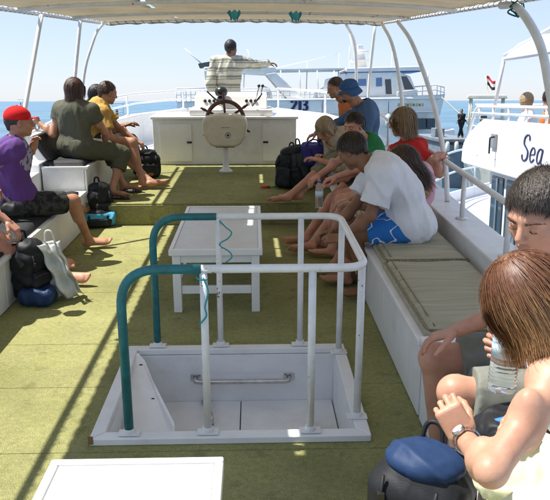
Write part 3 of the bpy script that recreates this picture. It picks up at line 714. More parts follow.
# ---- small motor boat seen from astern, right of the yacht
def small_boat(px, pw, Dy, wl, label, group=None, flag=False, roof=True, zs=1.0):
    def Q(dx, dz, dy=0):   # metres about the waterline centre
        return Vector((c.x+dx*ca+dy*sa_, Dy+dy*ca-dx*sa_, SEA_Z+dz))
    c = wy(px, 98, Dy); W = pw/700*Dy/2; ca, sa_ = math.cos(math.atan2(c.x, Dy)), math.sin(math.atan2(c.x, Dy))
    BOATW = CREAMB if flag else MATS['distant_hull_white']
    t = thing('motor_boat', (c.x, Dy+3, SEA_Z), label, 'boat', group, deck=False)
    def hexa(m, x0, x1, y0, y1, z0, z1, tp=1.0):
        lo = [Q(x0, z0, y0), Q(x1, z0, y0), Q(x1, z0, y1), Q(x0, z0, y1)]; cx = (x0+x1)/2
        hi = [Q(cx+(x0-cx)*tp, z1, y0), Q(cx+(x1-cx)*tp, z1, y0), Q(cx+(x1-cx)*tp, z1, y1), Q(cx+(x0-cx)*tp, z1, y1)]
        m.hexa(lo, hi)
    z = zs
    m = MB(); V = []
    st = [(0, .92), (3, 1.0), (6, .85), (8, .45), (9, .03)]
    for y, k in st:
        for f, zz in ((.75, -.3), (1.0, 1.3*z+y*.05)): V += [Q(-W*k*f, zz, y), Q(W*k*f, zz, y)]
    Fc = [(0, 1, 3, 2)]
    for i in range(len(st)-1):
        a = 4*i; Fc += [(a, a+2, a+6, a+4), (a+1, a+5, a+7, a+3), (a+2, a+3, a+7, a+6)]
    mesh('hull', V, Fc, BOATW, t, smooth=False)
    m = MB(); hexa(m, -W*.78, W*.78, 2.0, 6.5, 1.35*z, 2.6*z, .93); m.build('cabin', BOATW, t, smooth=False, bevel=.06)
    for k in (-1, 0, 1):
        m = MB(); hexa(m, W*(k*.45-.17), W*(k*.45+.17), 1.97, 2.1, 1.6*z, 2.35*z); m.build('window', GLASSD, t, smooth=False)
    if roof:
        m = MB(); hexa(m, -W*.95, W*.95, .4, 6.5, 4.25*z, 4.42*z, .9); m.build('roof', BOATW, t, smooth=False, bevel=.05)
        for x in (-.8, .8):
            for y in (.8, 6):
                MB().tube([Q(W*x, 2.6*z, y), Q(W*x*.97, 4.26*z, y)], .06, 6).build('roof_post', BOATW, t)
        for zz in (3.3*z, 2.95*z):
            MB().tube([Q(-W*.86, zz, .8), Q(W*.86, zz, .8)], .045, 6).build('upper_rail', BOATW, t)
        m = MB(); hexa(m, -W*.3, W*.1, 3, 4, 2.6*z, 3.4*z, .8); m.build('helm_seat', mat('dark_seat', (.1, .09, .08), .8), t, smooth=False, bevel=.05)
    for x in (-.9, -.45, .45, .9): MB().tube([Q(W*x, 1.3*z, .1), Q(W*x, 2.0*z, .1)], .04, 6).build('stern_post', BOATW, t)
    MB().tube([Q(-W*.9, 2.0*z, .1), Q(W*.9, 2.0*z, .1)], .045, 6).build('stern_rail', BOATW, t)
    if flag:
        MB().tube([Q(W*.05, 4.4*z, 2), Q(-W*.12, 5.35*z, 2)], .035, 6).build('flag_pole', BOATW, t)
        for nm, col, a, b in (('red', (.5, .02, .03), 0, .33), ('white', (.7, .7, .7), .33, .66), ('black', (.02, .02, .02), .66, 1)):
            mb = MB().grid(lambda u, v: Q(-W*.12+u*.55+.04, 5.33*z-(a+(b-a)*v)*.55-.35*u+.08*math.sin(7*u), 2+.1*math.sin(6*u)), 6, 2)
            mb.build('flag_band', mat('flag_'+nm, col, .8), t, label=nm+' band of the flag')
small_boat(487, 42, 42, 130, 'small white motor boat with hardtop and flag right of the big yacht', flag=True, zs=1.27)
small_boat(117, 14, 120, 104, 'small white cruiser far off on the left behind the man in yellow', zs=1.15)
small_boat(20.5, 6, 330, 99, 'tiny pale boat on the horizon above the red cap', roof=True, zs=1.4)

# ---- the white boat alongside on the right, lettered Sea
SX = 3.35
def sea_boat():
    t = thing('tour_boat', (5.5, 8, SEA_Z), 'white tour boat moored alongside on the right with Sea lettered on its upper deck', 'tour boat', deck=False)
    sxp = lambda px, py, x=SX: wx(px, py, x)
    a = sxp(470, 117); b = sxp(467, 155); yf = a.y
    zt = sxp(470, 117).z; zb = sxp(500, 182).z
    zt = sum(sxp(px, py).z for px, py in ((485, 118), (548, 126)))/2
    zb = sum(sxp(px, py).z for px, py in ((480, 162), (520, 188)))/2
    W = mat('white_gelcoat', (.74, .75, .77), .3, noise=.05, nscale=3)  # plain white gelcoat with slight random variation
    # upper side: cheek with a sloped forward end
    cheek = [(SX, yf+.2, zb), (SX, 2.2, zb), (SX, 2.2, zt), (SX, yf-.62, zt), (SX, yf-.30, zt-.10), (SX, yf+.22, zt-.34), (SX, yf+.33, zt-.46), (SX, yf+.35, zb+.02)]
    MB().prism(cheek, (.10, 0, 0)).build('upper_side', W, t, smooth=False, bevel=.02)
    cheek2 = [(p[0]+4.6, p[1], p[2]) for p in cheek]
    MB().prism(cheek2, (.10, 0, 0)).build('upper_side', W, t, smooth=False, bevel=.02)
    MB().box(SX+.1, SX+4.6, yf-.8, yf-.72, zb, zt-.2).build('upper_front', W, t, smooth=False, bevel=.02)
    MB().box(SX+.03, SX+4.67, 2.2, yf-.7, zb+.02, zb+.12).build('upper_deck', W, t, smooth=False, bevel=.02)
    # lower saloon: wall with tall dark windows
    x1 = SX+.12; zl = zb-1.85
    MB().box(x1, SX+4.5, 2.0, yf-.72, zl, zb-.002).build('saloon', W, t, smooth=False, bevel=.02)
    k = 0
    y = yf-.86
    while y > 2.6:
        wdt = .75 if k % 3 else .5
        MB().box(x1-.02, x1+.03, y-wdt, y, zb-1.30, zb-.07).build('saloon_window', GLASSD, t, smooth=False, bevel=.03)
        MB().box(x1-.035, x1-.021, y-wdt*.62, y-wdt*.5, zb-1.28, zb-.09).build('window_mullion', STEEL, t, smooth=False)
        y -= wdt+.10; k += 1
    # side deck, hull
    xo = SX-1.05
    V = []; Fc = []
    st = [(1.0, xo), (6, xo), (9.5, xo+.1), (12.5, xo+.65), (15, xo+1.9), (16.3, xo+3.3)]
    cx = SX+2.35
    for yy, x in st:
        zz = zl+.15+max(0, yy-8)*.07
        V += [(x, yy, zz), (2*cx-x, yy, zz), (x+.35, yy-.1, SEA_Z-.3), (2*cx-x-.35, yy-.1, SEA_Z-.3), (x, yy, zz+.22), (x+.08, yy, zz+.22), (x+.08, yy, zz+.0)]
    for i in range(len(st)-1):
        a = 7*i; b = a+7; Fc += [(a, b, b+1, a+1), (a, a+2, b+2, b), (a+1, b+1, b+3, a+3), (a, b, b+4, a+4), (a+4, b+4, b+5, a+5), (a+5, b+5, b+6, a+6)]
    mesh('hull', V, Fc, W, t, smooth=False)
    # upper rail
    r = .024; zr = sxp(490, 104).z+.0
    zr = (sxp(485, 104.5).z+sxp(545, 108).z)/2
    MB().tube(fillet([(SX+.05, yf+.26, zt-.34), (SX+.05, yf-.15, zr-.02), (SX+.05, 2.2, zr)], .15), r, 10).build('upper_rail', W, t)
    MB().tube([(SX+.05, yf+.05, zt+.02+(zr-zt)*.3), (SX+.05, 2.2, zt+(zr-zt)*.45)], r*.8, 10).build('upper_rail', W, t)
    yy = yf-.3
    while yy > 2.4:
        MB().tube([(SX+.05, yy, zt), (SX+.05, yy, zr)], r*.85, 8).build('rail_post', W, t); yy -= .62
    MB().tube(fillet([(SX+.05, yf-.10, zr), (SX+4.65, yf-.10, zr)], .15), r, 10).build('upper_rail', W, t)
    # bow rail of blue-white tubes low down between the boats
    BL = mat('pale_blue_tube', (.55, .66, .75), .35)
    for h in (.95, .5):
        MB().tube(smooth_path([(x+.06, yy, zl+.3+max(0, yy-8)*.07+h) for yy, x in st[2:]]), .024, 8).build('bow_rail', BL, t)
    for f in (9.5, 10.5, 11.5, 12.5, 13.5, 14.6, 15.7):
        x = np.interp(f, [q[0] for q in st], [q[1] for q in st]); z0 = zl+.2+(f-8)*.07
        MB().tube([(x+.06, f, z0), (x+.06, f, z0+1.05)], .02, 8).build('rail_post', BL, t)
    # sunshade: white hardtop arching over four tubes
    ptl = sxp(504, 61, SX+.25); ptr = sxp(552, 36, SX+.25)
    yb_, yc = ptl.y, 3.0
    zA = ptl.z
    def top(u, v):
        x = SX+.25+4.1*u; y = yb_+(yc-yb_)*v; return (x, y, zA+.05+.42*math.sin(math.pi*u)**.8+.50*math.sin(math.pi*min(.5, v*.75))*.9)
    o = MB().grid(top, 16, 14).build('sunshade', mat('white_shade_cloth', (.78, .80, .82), .8, transl=.3), t); o.modifiers.new('t', 'SOLIDIFY').thickness = .05
    for x in (SX+.25, SX+4.35):
        for (px_y, q) in ((yb_-.0, -.10), (yb_-2.6, .15)):
            zt_ = zA+.03 if q < 0 else zA+.45
            MB().tube([(x, px_y, zt_), (x, px_y+.35*(1 if q < 0 else -.2), zt+.0)], .028, 8).build('shade_pole', W, t)
    MB().tube([(SX+.25, yb_, zA+.03), (SX+.25, yb_-2.6, zA+.02), (SX+.25, 3, zA+.02)], .024, 8).build('shade_rail', W, t)
    sk = [wx(a, b, SX+.24) for a, b in ((503.5, 61.5), (509, 52), (519, 43), (534, 36.5), (553, 32.5), (553, 54.5), (530, 57))]
    MB().prism(sk, (.03, 0, 0)).build('shade_side', mat('white_shade_cloth', (.78, .80, .82), .8), t, smooth=False)
    # lantern bracket on the side
    p = sxp(495, 141); MB().box(SX-.03, SX-.001, p.y-.10, p.y+.10, p.z-.10, p.z+.10).build('vent_plate', mat('grey_metal', (.35, .36, .37), .4, metal=.6), t, smooth=False, bevel=.01)
    MB().tube(fillet([(SX-.03, p.y-.05, p.z+.06), (SX-.09, p.y-.05, p.z+.05), (SX-.09, p.y-.05, p.z-.17)], .02), .012, 8).build('vent_handle', BLACKP, t)
    # lettering
    m = MB(); p0 = sxp(521.5, 160); p1 = sxp(543.5, 165); hS = sxp(521.5, 134).z-p0.z
    wS = p0.y-p1.y
    Mx = Matrix.Translation(Vector((SX-.004, p0.y, p0.z))) @ Matrix(((0, 0, -1, 0), (-1, 0, 0, 0), (0, 1, 0, 0), (0, 0, 0, 1)))
    sh = .16
    def gl(P, ox, w, h): return [(ox*wS+a*w*wS+b*h*hS*sh, b*h*hS) for a, b in P]
    stroke(m, gl([(.95, .80), (.85, .95), (.55, 1.0), (.18, .88), (.15, .66), (.5, .52), (.85, .36), (.82, .12), (.45, .0), (.12, .07), (.0, .22)], 0, .30, 1.0), .046, Mx, .003)
    stroke(m, gl([(.1, .5), (.85, .58), (.80, .9), (.45, 1.0), (.1, .72), (.08, .3), (.4, .0), (.95, .25)], .37, .23, .55), .036, Mx, .003)
    stroke(m, gl([(.85, .85), (.5, 1.0), (.12, .75), (.08, .25), (.38, .0), (.75, .3), (.88, .9)], .68, .25, .55), .036, Mx, .003)
    stroke(m, gl([(.92, 1.0), (.82, .5), (.80, .1), (1.1, .05)], .68, .25, .55), .036, Mx, .0045)
    m.build('lettering', NAVY, t, smooth=False)
    return t, zt, zr, zb
SEAB, SB_ZT, SB_ZR, SB_ZB = sea_boat()
# ================================================================== BODIES: smooth implicit surfaces, meshed on a grid
class SDF:
    def __init__(s): s.P = []
    def _add(s, fn, lo, hi, k, op): s.P.append((fn, np.array(lo, float), np.array(hi, float), k, op)); return s
    def cone(s, a, b, ra, rb, k=.02, op=1, w=None, flat=1.0, cut=False):
        """round cone from a to b; with w the section is an ellipse, flat = thickness/width; cut = flat ends"""
        a = np.array(a, float); b = np.array(b, float); d = b-a; L = max(1e-6, np.linalg.norm(d)); d = d/L
        if w is None: w = np.cross(d, [0.3, .9, .2]);
        w = np.array(w, float); w = w-d*w.dot(d); w /= np.linalg.norm(w); v = np.cross(d, w)
        def fn(P):
            Q = P-a; t = Q@d; tc = np.clip(t/L, 0, 1); r = ra+(rb-ra)*tc
            u = Q@w; q = (Q@v)/flat; ax = t-tc*L
            if cut:
                rad = np.sqrt(u*u+q*q)-r; return np.maximum(rad*(min(1, flat)*.5+.5), np.maximum(-t, t-L))
            return (np.sqrt(u*u+q*q+(ax/min(1, flat))**2)-r)*(min(1, flat)*.6+.4)
        R_ = max(ra, rb)+k; return s._add(fn, np.minimum(a, b)-R_, np.maximum(a, b)+R_, k, op)
    def ell(s, c, r, k=.02, op=1, M=None):
        c = np.array(c, float); r = np.array(r, float); M = np.eye(3) if M is None else np.array(M, float)
        def fn(P):
            Q = (P-c)@M; q = Q/r; n1 = np.sqrt((q*q).sum(-1)); n2 = np.sqrt(((q/r)**2).sum(-1))+1e-9
            return n1*(n1-1)/n2
        R_ = max(r)+k; return s._add(fn, c-R_, c+R_, k, op)
    def box(s, c, h, rd, k=.01, op=1, M=None):
        c = np.array(c, float); h = np.array(h, float)-rd; M = np.eye(3) if M is None else np.array(M, float)
        def fn(P):
            q = np.abs((P-c)@M)-h; return np.linalg.norm(np.maximum(q, 0), axis=-1)+np.minimum(q.max(-1), 0)-rd
        R_ = np.linalg.norm(h)+rd+k; return s._add(fn, c-R_, c+R_, k, op)
    def plane(s, c, n):
        """keep what lies behind the plane"""
        c = np.array(c, float); n = np.array(n, float); n /= np.linalg.norm(n)
        return s._add(lambda P: (P-c)@n, [-1e9]*3, [1e9]*3, 0, 2)
    def mesh(s, h, noise=None):
        un = [p for p in s.P if p[4] == 1]
        lo = np.min([p[1] for p in un], 0)-2*h; hi = np.max([p[2] for p in un], 0)+2*h
        n = np.ceil((hi-lo)/h).astype(int)+1
        ax = [(lo[i]+h*np.arange(n[i])) for i in range(3)]; G = np.full(n, 1.0, np.float32)
        for fn, a, b, k, op in s.P:
            i0 = np.clip(np.floor((a-lo)/h).astype(int)-1, 0, n); i1 = np.clip(np.ceil((b-lo)/h).astype(int)+2, 0, n)
            if (i1 <= i0).any(): continue
            sl_ = tuple(slice(i0[i], i1[i]) for i in range(3))
            P = np.stack(np.meshgrid(*[ax[i][sl_[i]] for i in range(3)], indexing='ij'), -1)
            d = fn(P).astype(np.float32); g = G[sl_]
            if op == 1:
                if k > 0: q = np.maximum(k-np.abs(g-d), 0)/k; G[sl_] = np.minimum(g, d)-q*q*k*.25
                else: G[sl_] = np.minimum(g, d)
            elif op == -1:
                d = -d
                if k > 0: q = np.maximum(k-np.abs(g-d), 0)/k; G[sl_] = np.maximum(g, d)+q*q*k*.25
                else: G[sl_] = np.maximum(g, d)
            else: G[sl_] = np.maximum(g, d)
        return surface_nets(G, lo, h)
def surface_nets(G, lo, h):
    I = G < 0; n = np.array(G.shape)
    c = np.zeros(n-1, np.int8)
    for dx in (0, 1):
        for dy in (0, 1):
            for dz in (0, 1): c += I[dx:n[0]-1+dx, dy:n[1]-1+dy, dz:n[2]-1+dz]
    act = (c > 0) & (c < 8); idx = np.argwhere(act)
    if len(idx) == 0: return np.zeros((0, 3)), []
    num = -np.ones(n-1, np.int64); num[act] = np.arange(len(idx))
    acc = np.zeros((len(idx), 3)); cnt = np.zeros(len(idx))
    cor = [(x, y, z) for x in (0, 1) for y in (0, 1) for z in (0, 1)]
    val = {q: G[idx[:, 0]+q[0], idx[:, 1]+q[1], idx[:, 2]+q[2]] for q in cor}
    for q in cor:
        for axn in range(3):
            if q[axn]: continue
            r = list(q); r[axn] = 1; r = tuple(r); a = val[q]; b = val[r]; m = (a < 0) != (b < 0)
            t = np.where(m, a/np.where(m, a-b, 1), 0); p = np.array(q, float)[None, :].repeat(len(idx), 0); p[:, axn] += t
            acc[m] += p[m]; cnt[m] += 1
    V = (idx+acc/cnt[:, None])*h+lo
    Fs = []
    for axn in range(3):
        o = [i for i in range(3) if i != axn]
        sA = [slice(None)]*3; sB = [slice(None)]*3; sA[axn] = slice(0, -1); sB[axn] = slice(1, None)
        A = I[tuple(sA)]; B = I[tuple(sB)]; ch = np.argwhere(A != B)
        ok = (ch[:, o[0]] > 0) & (ch[:, o[1]] > 0) & (ch[:, o[0]] < n[o[0]]-1) & (ch[:, o[1]] < n[o[1]]-1); ch = ch[ok]
        def at(d0, d1):
            q = ch.copy(); q[:, o[0]] += d0; q[:, o[1]] += d1; return num[q[:, 0], q[:, 1], q[:, 2]]
        f = np.stack([at(-1, -1), at(0, -1), at(0, 0), at(-1, 0)], 1)
        inside = A[ch[:, 0], ch[:, 1], ch[:, 2]]
        flip = inside if axn != 1 else ~inside
        f[~flip] = f[~flip][:, ::-1]; Fs.append(f)
    return V, np.concatenate(Fs)
def vnoise(P, seed=0, octs=3):
    """cheap smooth noise on points, -1..1"""
    rs = np.random.RandomState(seed); out = np.zeros(len(P)); amp = 0
    for f, a in ((1, 1), (1.9, .6), (3.7, .35))[:octs]:
        for _ in range(3):
            k = rs.normal(size=3); k = k/np.linalg.norm(k)*f; ph = rs.uniform(0, 6.28)
            k2 = rs.normal(size=3)*f*.6; out += a*np.sin(P@k*6.28+ph+1.3*np.sin(P@k2*6.28+ph*2)); amp += a
    return out/amp*2
def displace(V, Fc, amp, freq, seed=0, ridge=False, stretch=None):
    V = np.asarray(V); Fc = np.asarray(Fc); N = np.zeros_like(V)
    fn = np.cross(V[Fc[:, 2]]-V[Fc[:, 0]], V[Fc[:, 3]]-V[Fc[:, 1]])
    for i in range(4): np.add.at(N, Fc[:, i], fn)
    N /= np.linalg.norm(N, axis=1)[:, None]+1e-12
    Q = V*freq
    if stretch is not None: Q = Q*np.array(stretch)
    d = vnoise(Q, seed, 1 if ridge else 2)
    d = np.clip(d, -1, 1)
    if ridge: d = 1.1-1.7*np.sqrt(d*d+.02)
    return V+N*(amp*d)[:, None]
def xf(V, M):
    M = np.array(M); return np.asarray(V)@M[:3, :3].T+M[:3, 3]
def frame(x=None, y=None, z=None):
    """orthonormal columns from forward y and up-hint z"""
    y = Vector(y).normalized(); z = Vector(z); x = y.cross(z).normalized(); z = x.cross(y).normalized()
    return Matrix((x, y, z)).transposed()
def mat4(M3, c, s=1.0): return Matrix.Translation(Vector(c)) @ M3.to_4x4() @ Matrix.Scale(s, 4)

# ---- skin, hair and cloth materials
def skin(name, col):
    return mat(name, col, .46, col2=(col[0]*.80, col[1]*.68, col[2]*.66), nscale=11, bump=.07, bscale=260, sub=.15, spec=.35, detail=9, thr=(.30, .62))
SK_TAN = skin('tanned_skin', (.46, .245, .15)); SK_FAIR = skin('fair_skin', (.60, .36, .25)); SK_DARK = skin('deep_tanned_skin', (.27, .135, .075))
SK_RED = skin('sun_reddened_skin', (.56, .29, .20)); LIP = mat('lips', (.40, .19, .14), .45)
def hairmat(name, c, c2, rough=.42):
    m = mat(name, c, rough, col2=c2, nscale=60, thr=(.3, .7), bump=.5, bscale=150, stretch=(1, 1, .25)); return m
def tipmat(name, base, tip, t0=.45, t1=.95):
    m = mat(name, base, .5, col2=tuple(v*.5 for v in base), nscale=70, thr=(.3, .7)); t = m.node_tree; n = t.nodes; l = t.links; p = n['Principled BSDF']
    src = p.inputs['Base Color'].links[0].from_socket; a = n.new('ShaderNodeAttribute'); a.attribute_name = 'along'
    mr = n.new('ShaderNodeMapRange'); mr.inputs[1].default_value = t0; mr.inputs[2].default_value = t1; l.new(a.outputs['Fac'], mr.inputs[0])
    mx = n.new('ShaderNodeMix'); mx.data_type = 'RGBA'; l.new(mr.outputs[0], mx.inputs[0]); l.new(src, mx.inputs[6]); mx.inputs[7].default_value = (*tip, 1); l.new(mx.outputs[2], p.inputs['Base Color']); return m
H_BROWN = hairmat('dark_brown_hair', (.045, .026, .016), (.018, .010, .007)); H_BLACK = hairmat('black_hair', (.015, .012, .011), (.006, .005, .005))
H_AUB = hairmat('auburn_hair', (.22, .085, .032), (.07, .026, .012)); H_BLOND = hairmat('dark_blonde_hair', (.30, .19, .09), (.13, .075, .035)); H_GREY = hairmat('cool_dark_brown_hair', (.045, .032, .024), (.030, .021, .016), .45)
H_MID = hairmat('mid_brown_hair', (.085, .045, .024), (.035, .018, .011))
H_SAND = hairmat('sandy_hair', (.42, .31, .18), (.25, .17, .09))
H_GOLD = hairmat('golden_hair_ends', (.45, .22, .08), (.25, .10, .035))
EYEW_ = mat('eye_white', (.75, .73, .70), .2); IRIS = mat('dark_iris', (.03, .018, .01), .15)
def cloth(name, c, **k):
    a = dict(rough=.88, noise=.12, nscale=30, bump=.16, bscale=420, spec=.2); a.update(k); return mat(name, c, **a)

# ---- head template: origin at the centre of the head, x right, y the face, z up; 0.23 m tall
def head_sdf():
    s = SDF()
    s.ell((0, -.018, .028), (.076, .096, .092), .03).ell((0, .028, -.01), (.062, .062, .085), .03)
    s.ell((0, .030, -.062), (.048, .052, .046), .03).ell((0, .066, -.094), (.020, .018, .016), .022)
    for x in (-1, 1):
        s.ell((x*.044, .045, -.024), (.024, .026, .022), .02)         # cheek
        s.ell((x*.052, .012, -.062), (.016, .034, .026), .02)         # jaw corner
        s.cone((x*.012, .083, .026), (x*.046, .070, .022), .010, .008, .014)   # brow
        s.ell((x*.033, .094, .004), (.017, .014, .012), .012, -1)     # socket
        s.ell((x*.032, .076, .004), (.0135, .0125, .0125), .003)      # lid
        s.ell((x*.011, .096, -.030), (.008, .010, .007), .006)        # nostril wing
        s.ell((x*.077, -.004, -.004), (.008, .019, .031), .006, M=Matrix.Rotation(R(x*-18), 3, 'Z'))
        s.ell((x*.083, .002, -.002), (.005, .010, .018), .004, -1)
    s.cone((0, .084, .018), (0, .107, -.022), .0075, .011, .010)
    s.ell((0, .0985, -.027), (.010, .012, .008), .008)
    s.ell((0, .086, -.0525), (.022, .010, .0055), .006).ell((0, .084, -.0655), (.018, .010, .0065), .006)
    s.ell((0, .098, -.0588), (.019, .006, .0016), .003, -1)
    s.cone((0, -.025, -.05), (0, -.035, -.135), .054, .056, .03)
    return s
HEADV, HEADF = head_sdf().mesh(.0042)
hv = np.asarray(HEADV); fc_ = hv[HEADF].mean(1)
HEADMI = ((np.abs(fc_[:, 0]) < .021) & (fc_[:, 1] > .082) & (fc_[:, 2] < -.048) & (fc_[:, 2] > -.071)).astype(int)
# ---- hand template: wrist at origin, fingers along +y, palm faces -z, thumb on +x
def hand_mesh(curl, spread=.05, h=.0038):
    s = SDF(); s.cone((0, -.03, 0), (0, .012, 0), .027, .028, .012, w=(1, 0, 0), flat=.68)
    s.box((0, .048, 0), (.040, .046, .014), .013, .012)
    fl = [(.029, .041, .070, .0088), (.010, .046, .080, .0092), (-.010, .044, .074, .0088), (-.029, .036, .058, .0078)]
    for i, (x, y0, L, r) in enumerate(fl):
        a = R(curl[0]*(.9+.08*i)); sp = spread*(1.5-i)*.7
        p = Vector((x, .088-.004*abs(i-1), 0)); ang = 0
        for j, q in enumerate((.45, .30, .25)):
            ang -= a*(.75, 1.15, .7)[j]; d = Vector((math.sin(sp)*math.cos(ang), math.cos(ang)*math.cos(sp), math.sin(ang)))
            e = p+d*L*q; s.cone(p, e, r*(1-.06*j), r*(.94-.07*j), .004); p = e
    p = Vector((.030, .020, -.004)); ang = R(38-curl[1]*.2); dz = -R(curl[1])
    for j, q in enumerate((.042, .034, .028)):
        d = Vector((math.sin(ang)*math.cos(dz), math.cos(ang)*math.cos(dz), math.sin(dz))); e = p+d*q; s.cone(p, e, (.0145, .0108, .0095)[j], (.0108, .0095, .0082)[j], .007); p = e; ang -= R(12+curl[1]*.35); dz -= R(6)
    return s.mesh(h)
HANDS = {}
def hand(curl, fine=False):
    k = (curl, fine)
    if k not in HANDS: HANDS[k] = hand_mesh(curl, h=.0030 if fine else .0045)
    return HANDS[k]

def lerp(a, b, t): return Vector(a)*(1-t)+Vector(b)*t
def strands(M, n, length, kind, seed, width=.0022, layer=.006, lo_front=.35, part=0.0, curl=0.0, fw=(.15, .9, -.1)):
    """hair as many thin ribbons combed over the head (numpy); M places the head"""
    rs = np.random.RandomState(seed); c = np.array((0, -.018, .026)); r = np.array((.082, .101, .097))
    out = []; U = []
    while len(U) < n:
        d = rs.normal(size=3); d /= np.linalg.norm(d)
        # hairline: high in front, down to the nape behind
        lim = -.55+ (.55+lo_front+.12)*np.clip((d[1]+.35)/1.0, 0, 1)**.8 if d[1] > -.35 else -.55
        if kind == 'bob' or kind == 'long': lim = min(lim, .75) if d[1] > .3 else -.35
        if kind in ('bob', 'long') and d[1] > .45: lim = .42
        if d[2] > lim: U.append(d)
    U = np.array(U); P = U*r+c; steps = 9
    pole = np.array((part, -.35 if kind == 'short' else -.05, 1.0)); pole /= np.linalg.norm(pole)
    W = []; T = []
    L = length*(.75+.4*rs.rand(n)); pts = [P.copy()]
    jit = rs.normal(size=(n, 3))*(.13 if kind == 'short' else .10)
    cl = rs.rand(n, 1)
    lay = layer*(.4+1.1*rs.rand(n))
    if kind != 'short': q_ = n//50; lay[:q_] *= 1.5; jit[:q_] *= 1.35      # flyaways
    cur = P
    for k in range(steps):
        nrm = (cur-c)/r**2; nrm /= np.linalg.norm(nrm, axis=1)[:, None]
        tg = -(pole[None]-nrm*(nrm@pole)[:, None]); tg /= np.linalg.norm(tg, axis=1)[:, None]+1e-6
        if kind == 'short':
            fw_ = np.array(fw); g = fw_-nrm*(nrm@fw_)[:, None]; top = np.clip(nrm[:, 2:3], 0, 1)
            d = tg*(1-.7*top)+g*.8*top+jit+nrm*.07
        else:
            below = np.clip((-.0-(cur[:, 2:3]))/.06, 0, 1)
            d = tg*(1-below)+np.array((0, -.02, -1.0))*(.25+below)+jit
            if curl: d = d+np.array((0, .5*curl, .0))*below**2*(k/steps)*1.2
        if kind == 'short': d = d-nrm*np.maximum(0, (d*nrm).sum(1)-.07)[:, None]
        d /= np.linalg.norm(d, axis=1)[:, None]+1e-6
        nx = cur+d*(L/steps)[:, None]
        q = (nx-c)/(r+lay[:, None]*(1+(.4*k/steps if kind == 'short' else 0))); m = np.linalg.norm(q, axis=1)
        if kind != 'short':
            # keep clear of the face
            f = (nx[:, 1] > .045) & (np.abs(nx[:, 0]) < .062) & (nx[:, 2] < .045)
            nx[f, 0] = np.sign(nx[f, 0]+1e-4)*.064
        push = m < 1; nx[push] = c+(nx-c)[push]/m[push][:, None]
        cur = nx; pts.append(cur.copy())
    A = np.stack(pts, 1)       # n, steps+1, 3
    side = np.cross(A[:, -1]-A[:, 0], A.mean(1)-c); side /= np.linalg.norm(side, axis=1)[:, None]+1e-9
    wd = width*np.linspace(1, .35, steps+1)[None, :, None]
    Lf = A-side[:, None]*wd; Rt = A+side[:, None]*wd
    V = np.stack([Lf, Rt], 2).reshape(-1, 3); k = (steps+1)*2
    b = np.arange(n)[:, None]*k+np.arange(steps)[None]*2
    Fq = np.stack([b, b+1, b+3, b+2], -1).reshape(-1, 4)
    al = np.repeat(np.tile(np.linspace(0, 1, steps+1), n), 2)
    return xf(V, M), Fq, al
def cap_sdf(M, style):
    """solid base of the hair under the ribbons, head space -> placed; returns V,F"""
    s = SDF()
    if style == 'short':
        s.ell((0, -.024, .036), (.081, .099, .093), .02).cone((0, -.075, -.01), (0, -.078, -.045), .045, .03, .02)
        s.ell((0, .088, -.028), (.07, .066, .090), .012, -1)
        for x in (-1, 1): s.ell((x*.085, .03, -.045), (.03, .055, .05), .01, -1)
    elif style in ('bob', 'long'):
        z = -.085 if style == 'bob' else -.16
        s.ell((0, -.022, .034), (.085, .102, .094), .02).cone((0, -.045, -.01), (0, -.055, z), .082, .060, .03, w=(1, 0, 0), flat=.75)
        for x in (-1, 1): s.cone((x*.062, .0, .02), (x*.068, .0, z+.01), .028, .02, .03)
        s.ell((0, .10, -.055), (.060, .085, .112), .012, -1)
    elif style == 'bun':
        s.ell((0, -.024, .036), (.081, .099, .093), .02).ell((0, -.11, .0), (.04, .04, .04), .02).ell((0, .085, -.035), (.07, .07, .088), .012, -1)
    V, Fq = s.mesh(.006); V = displace(V, Fq, .0025, 30, 5, stretch=(1, 1, .4)); return xf(V, M), Fq

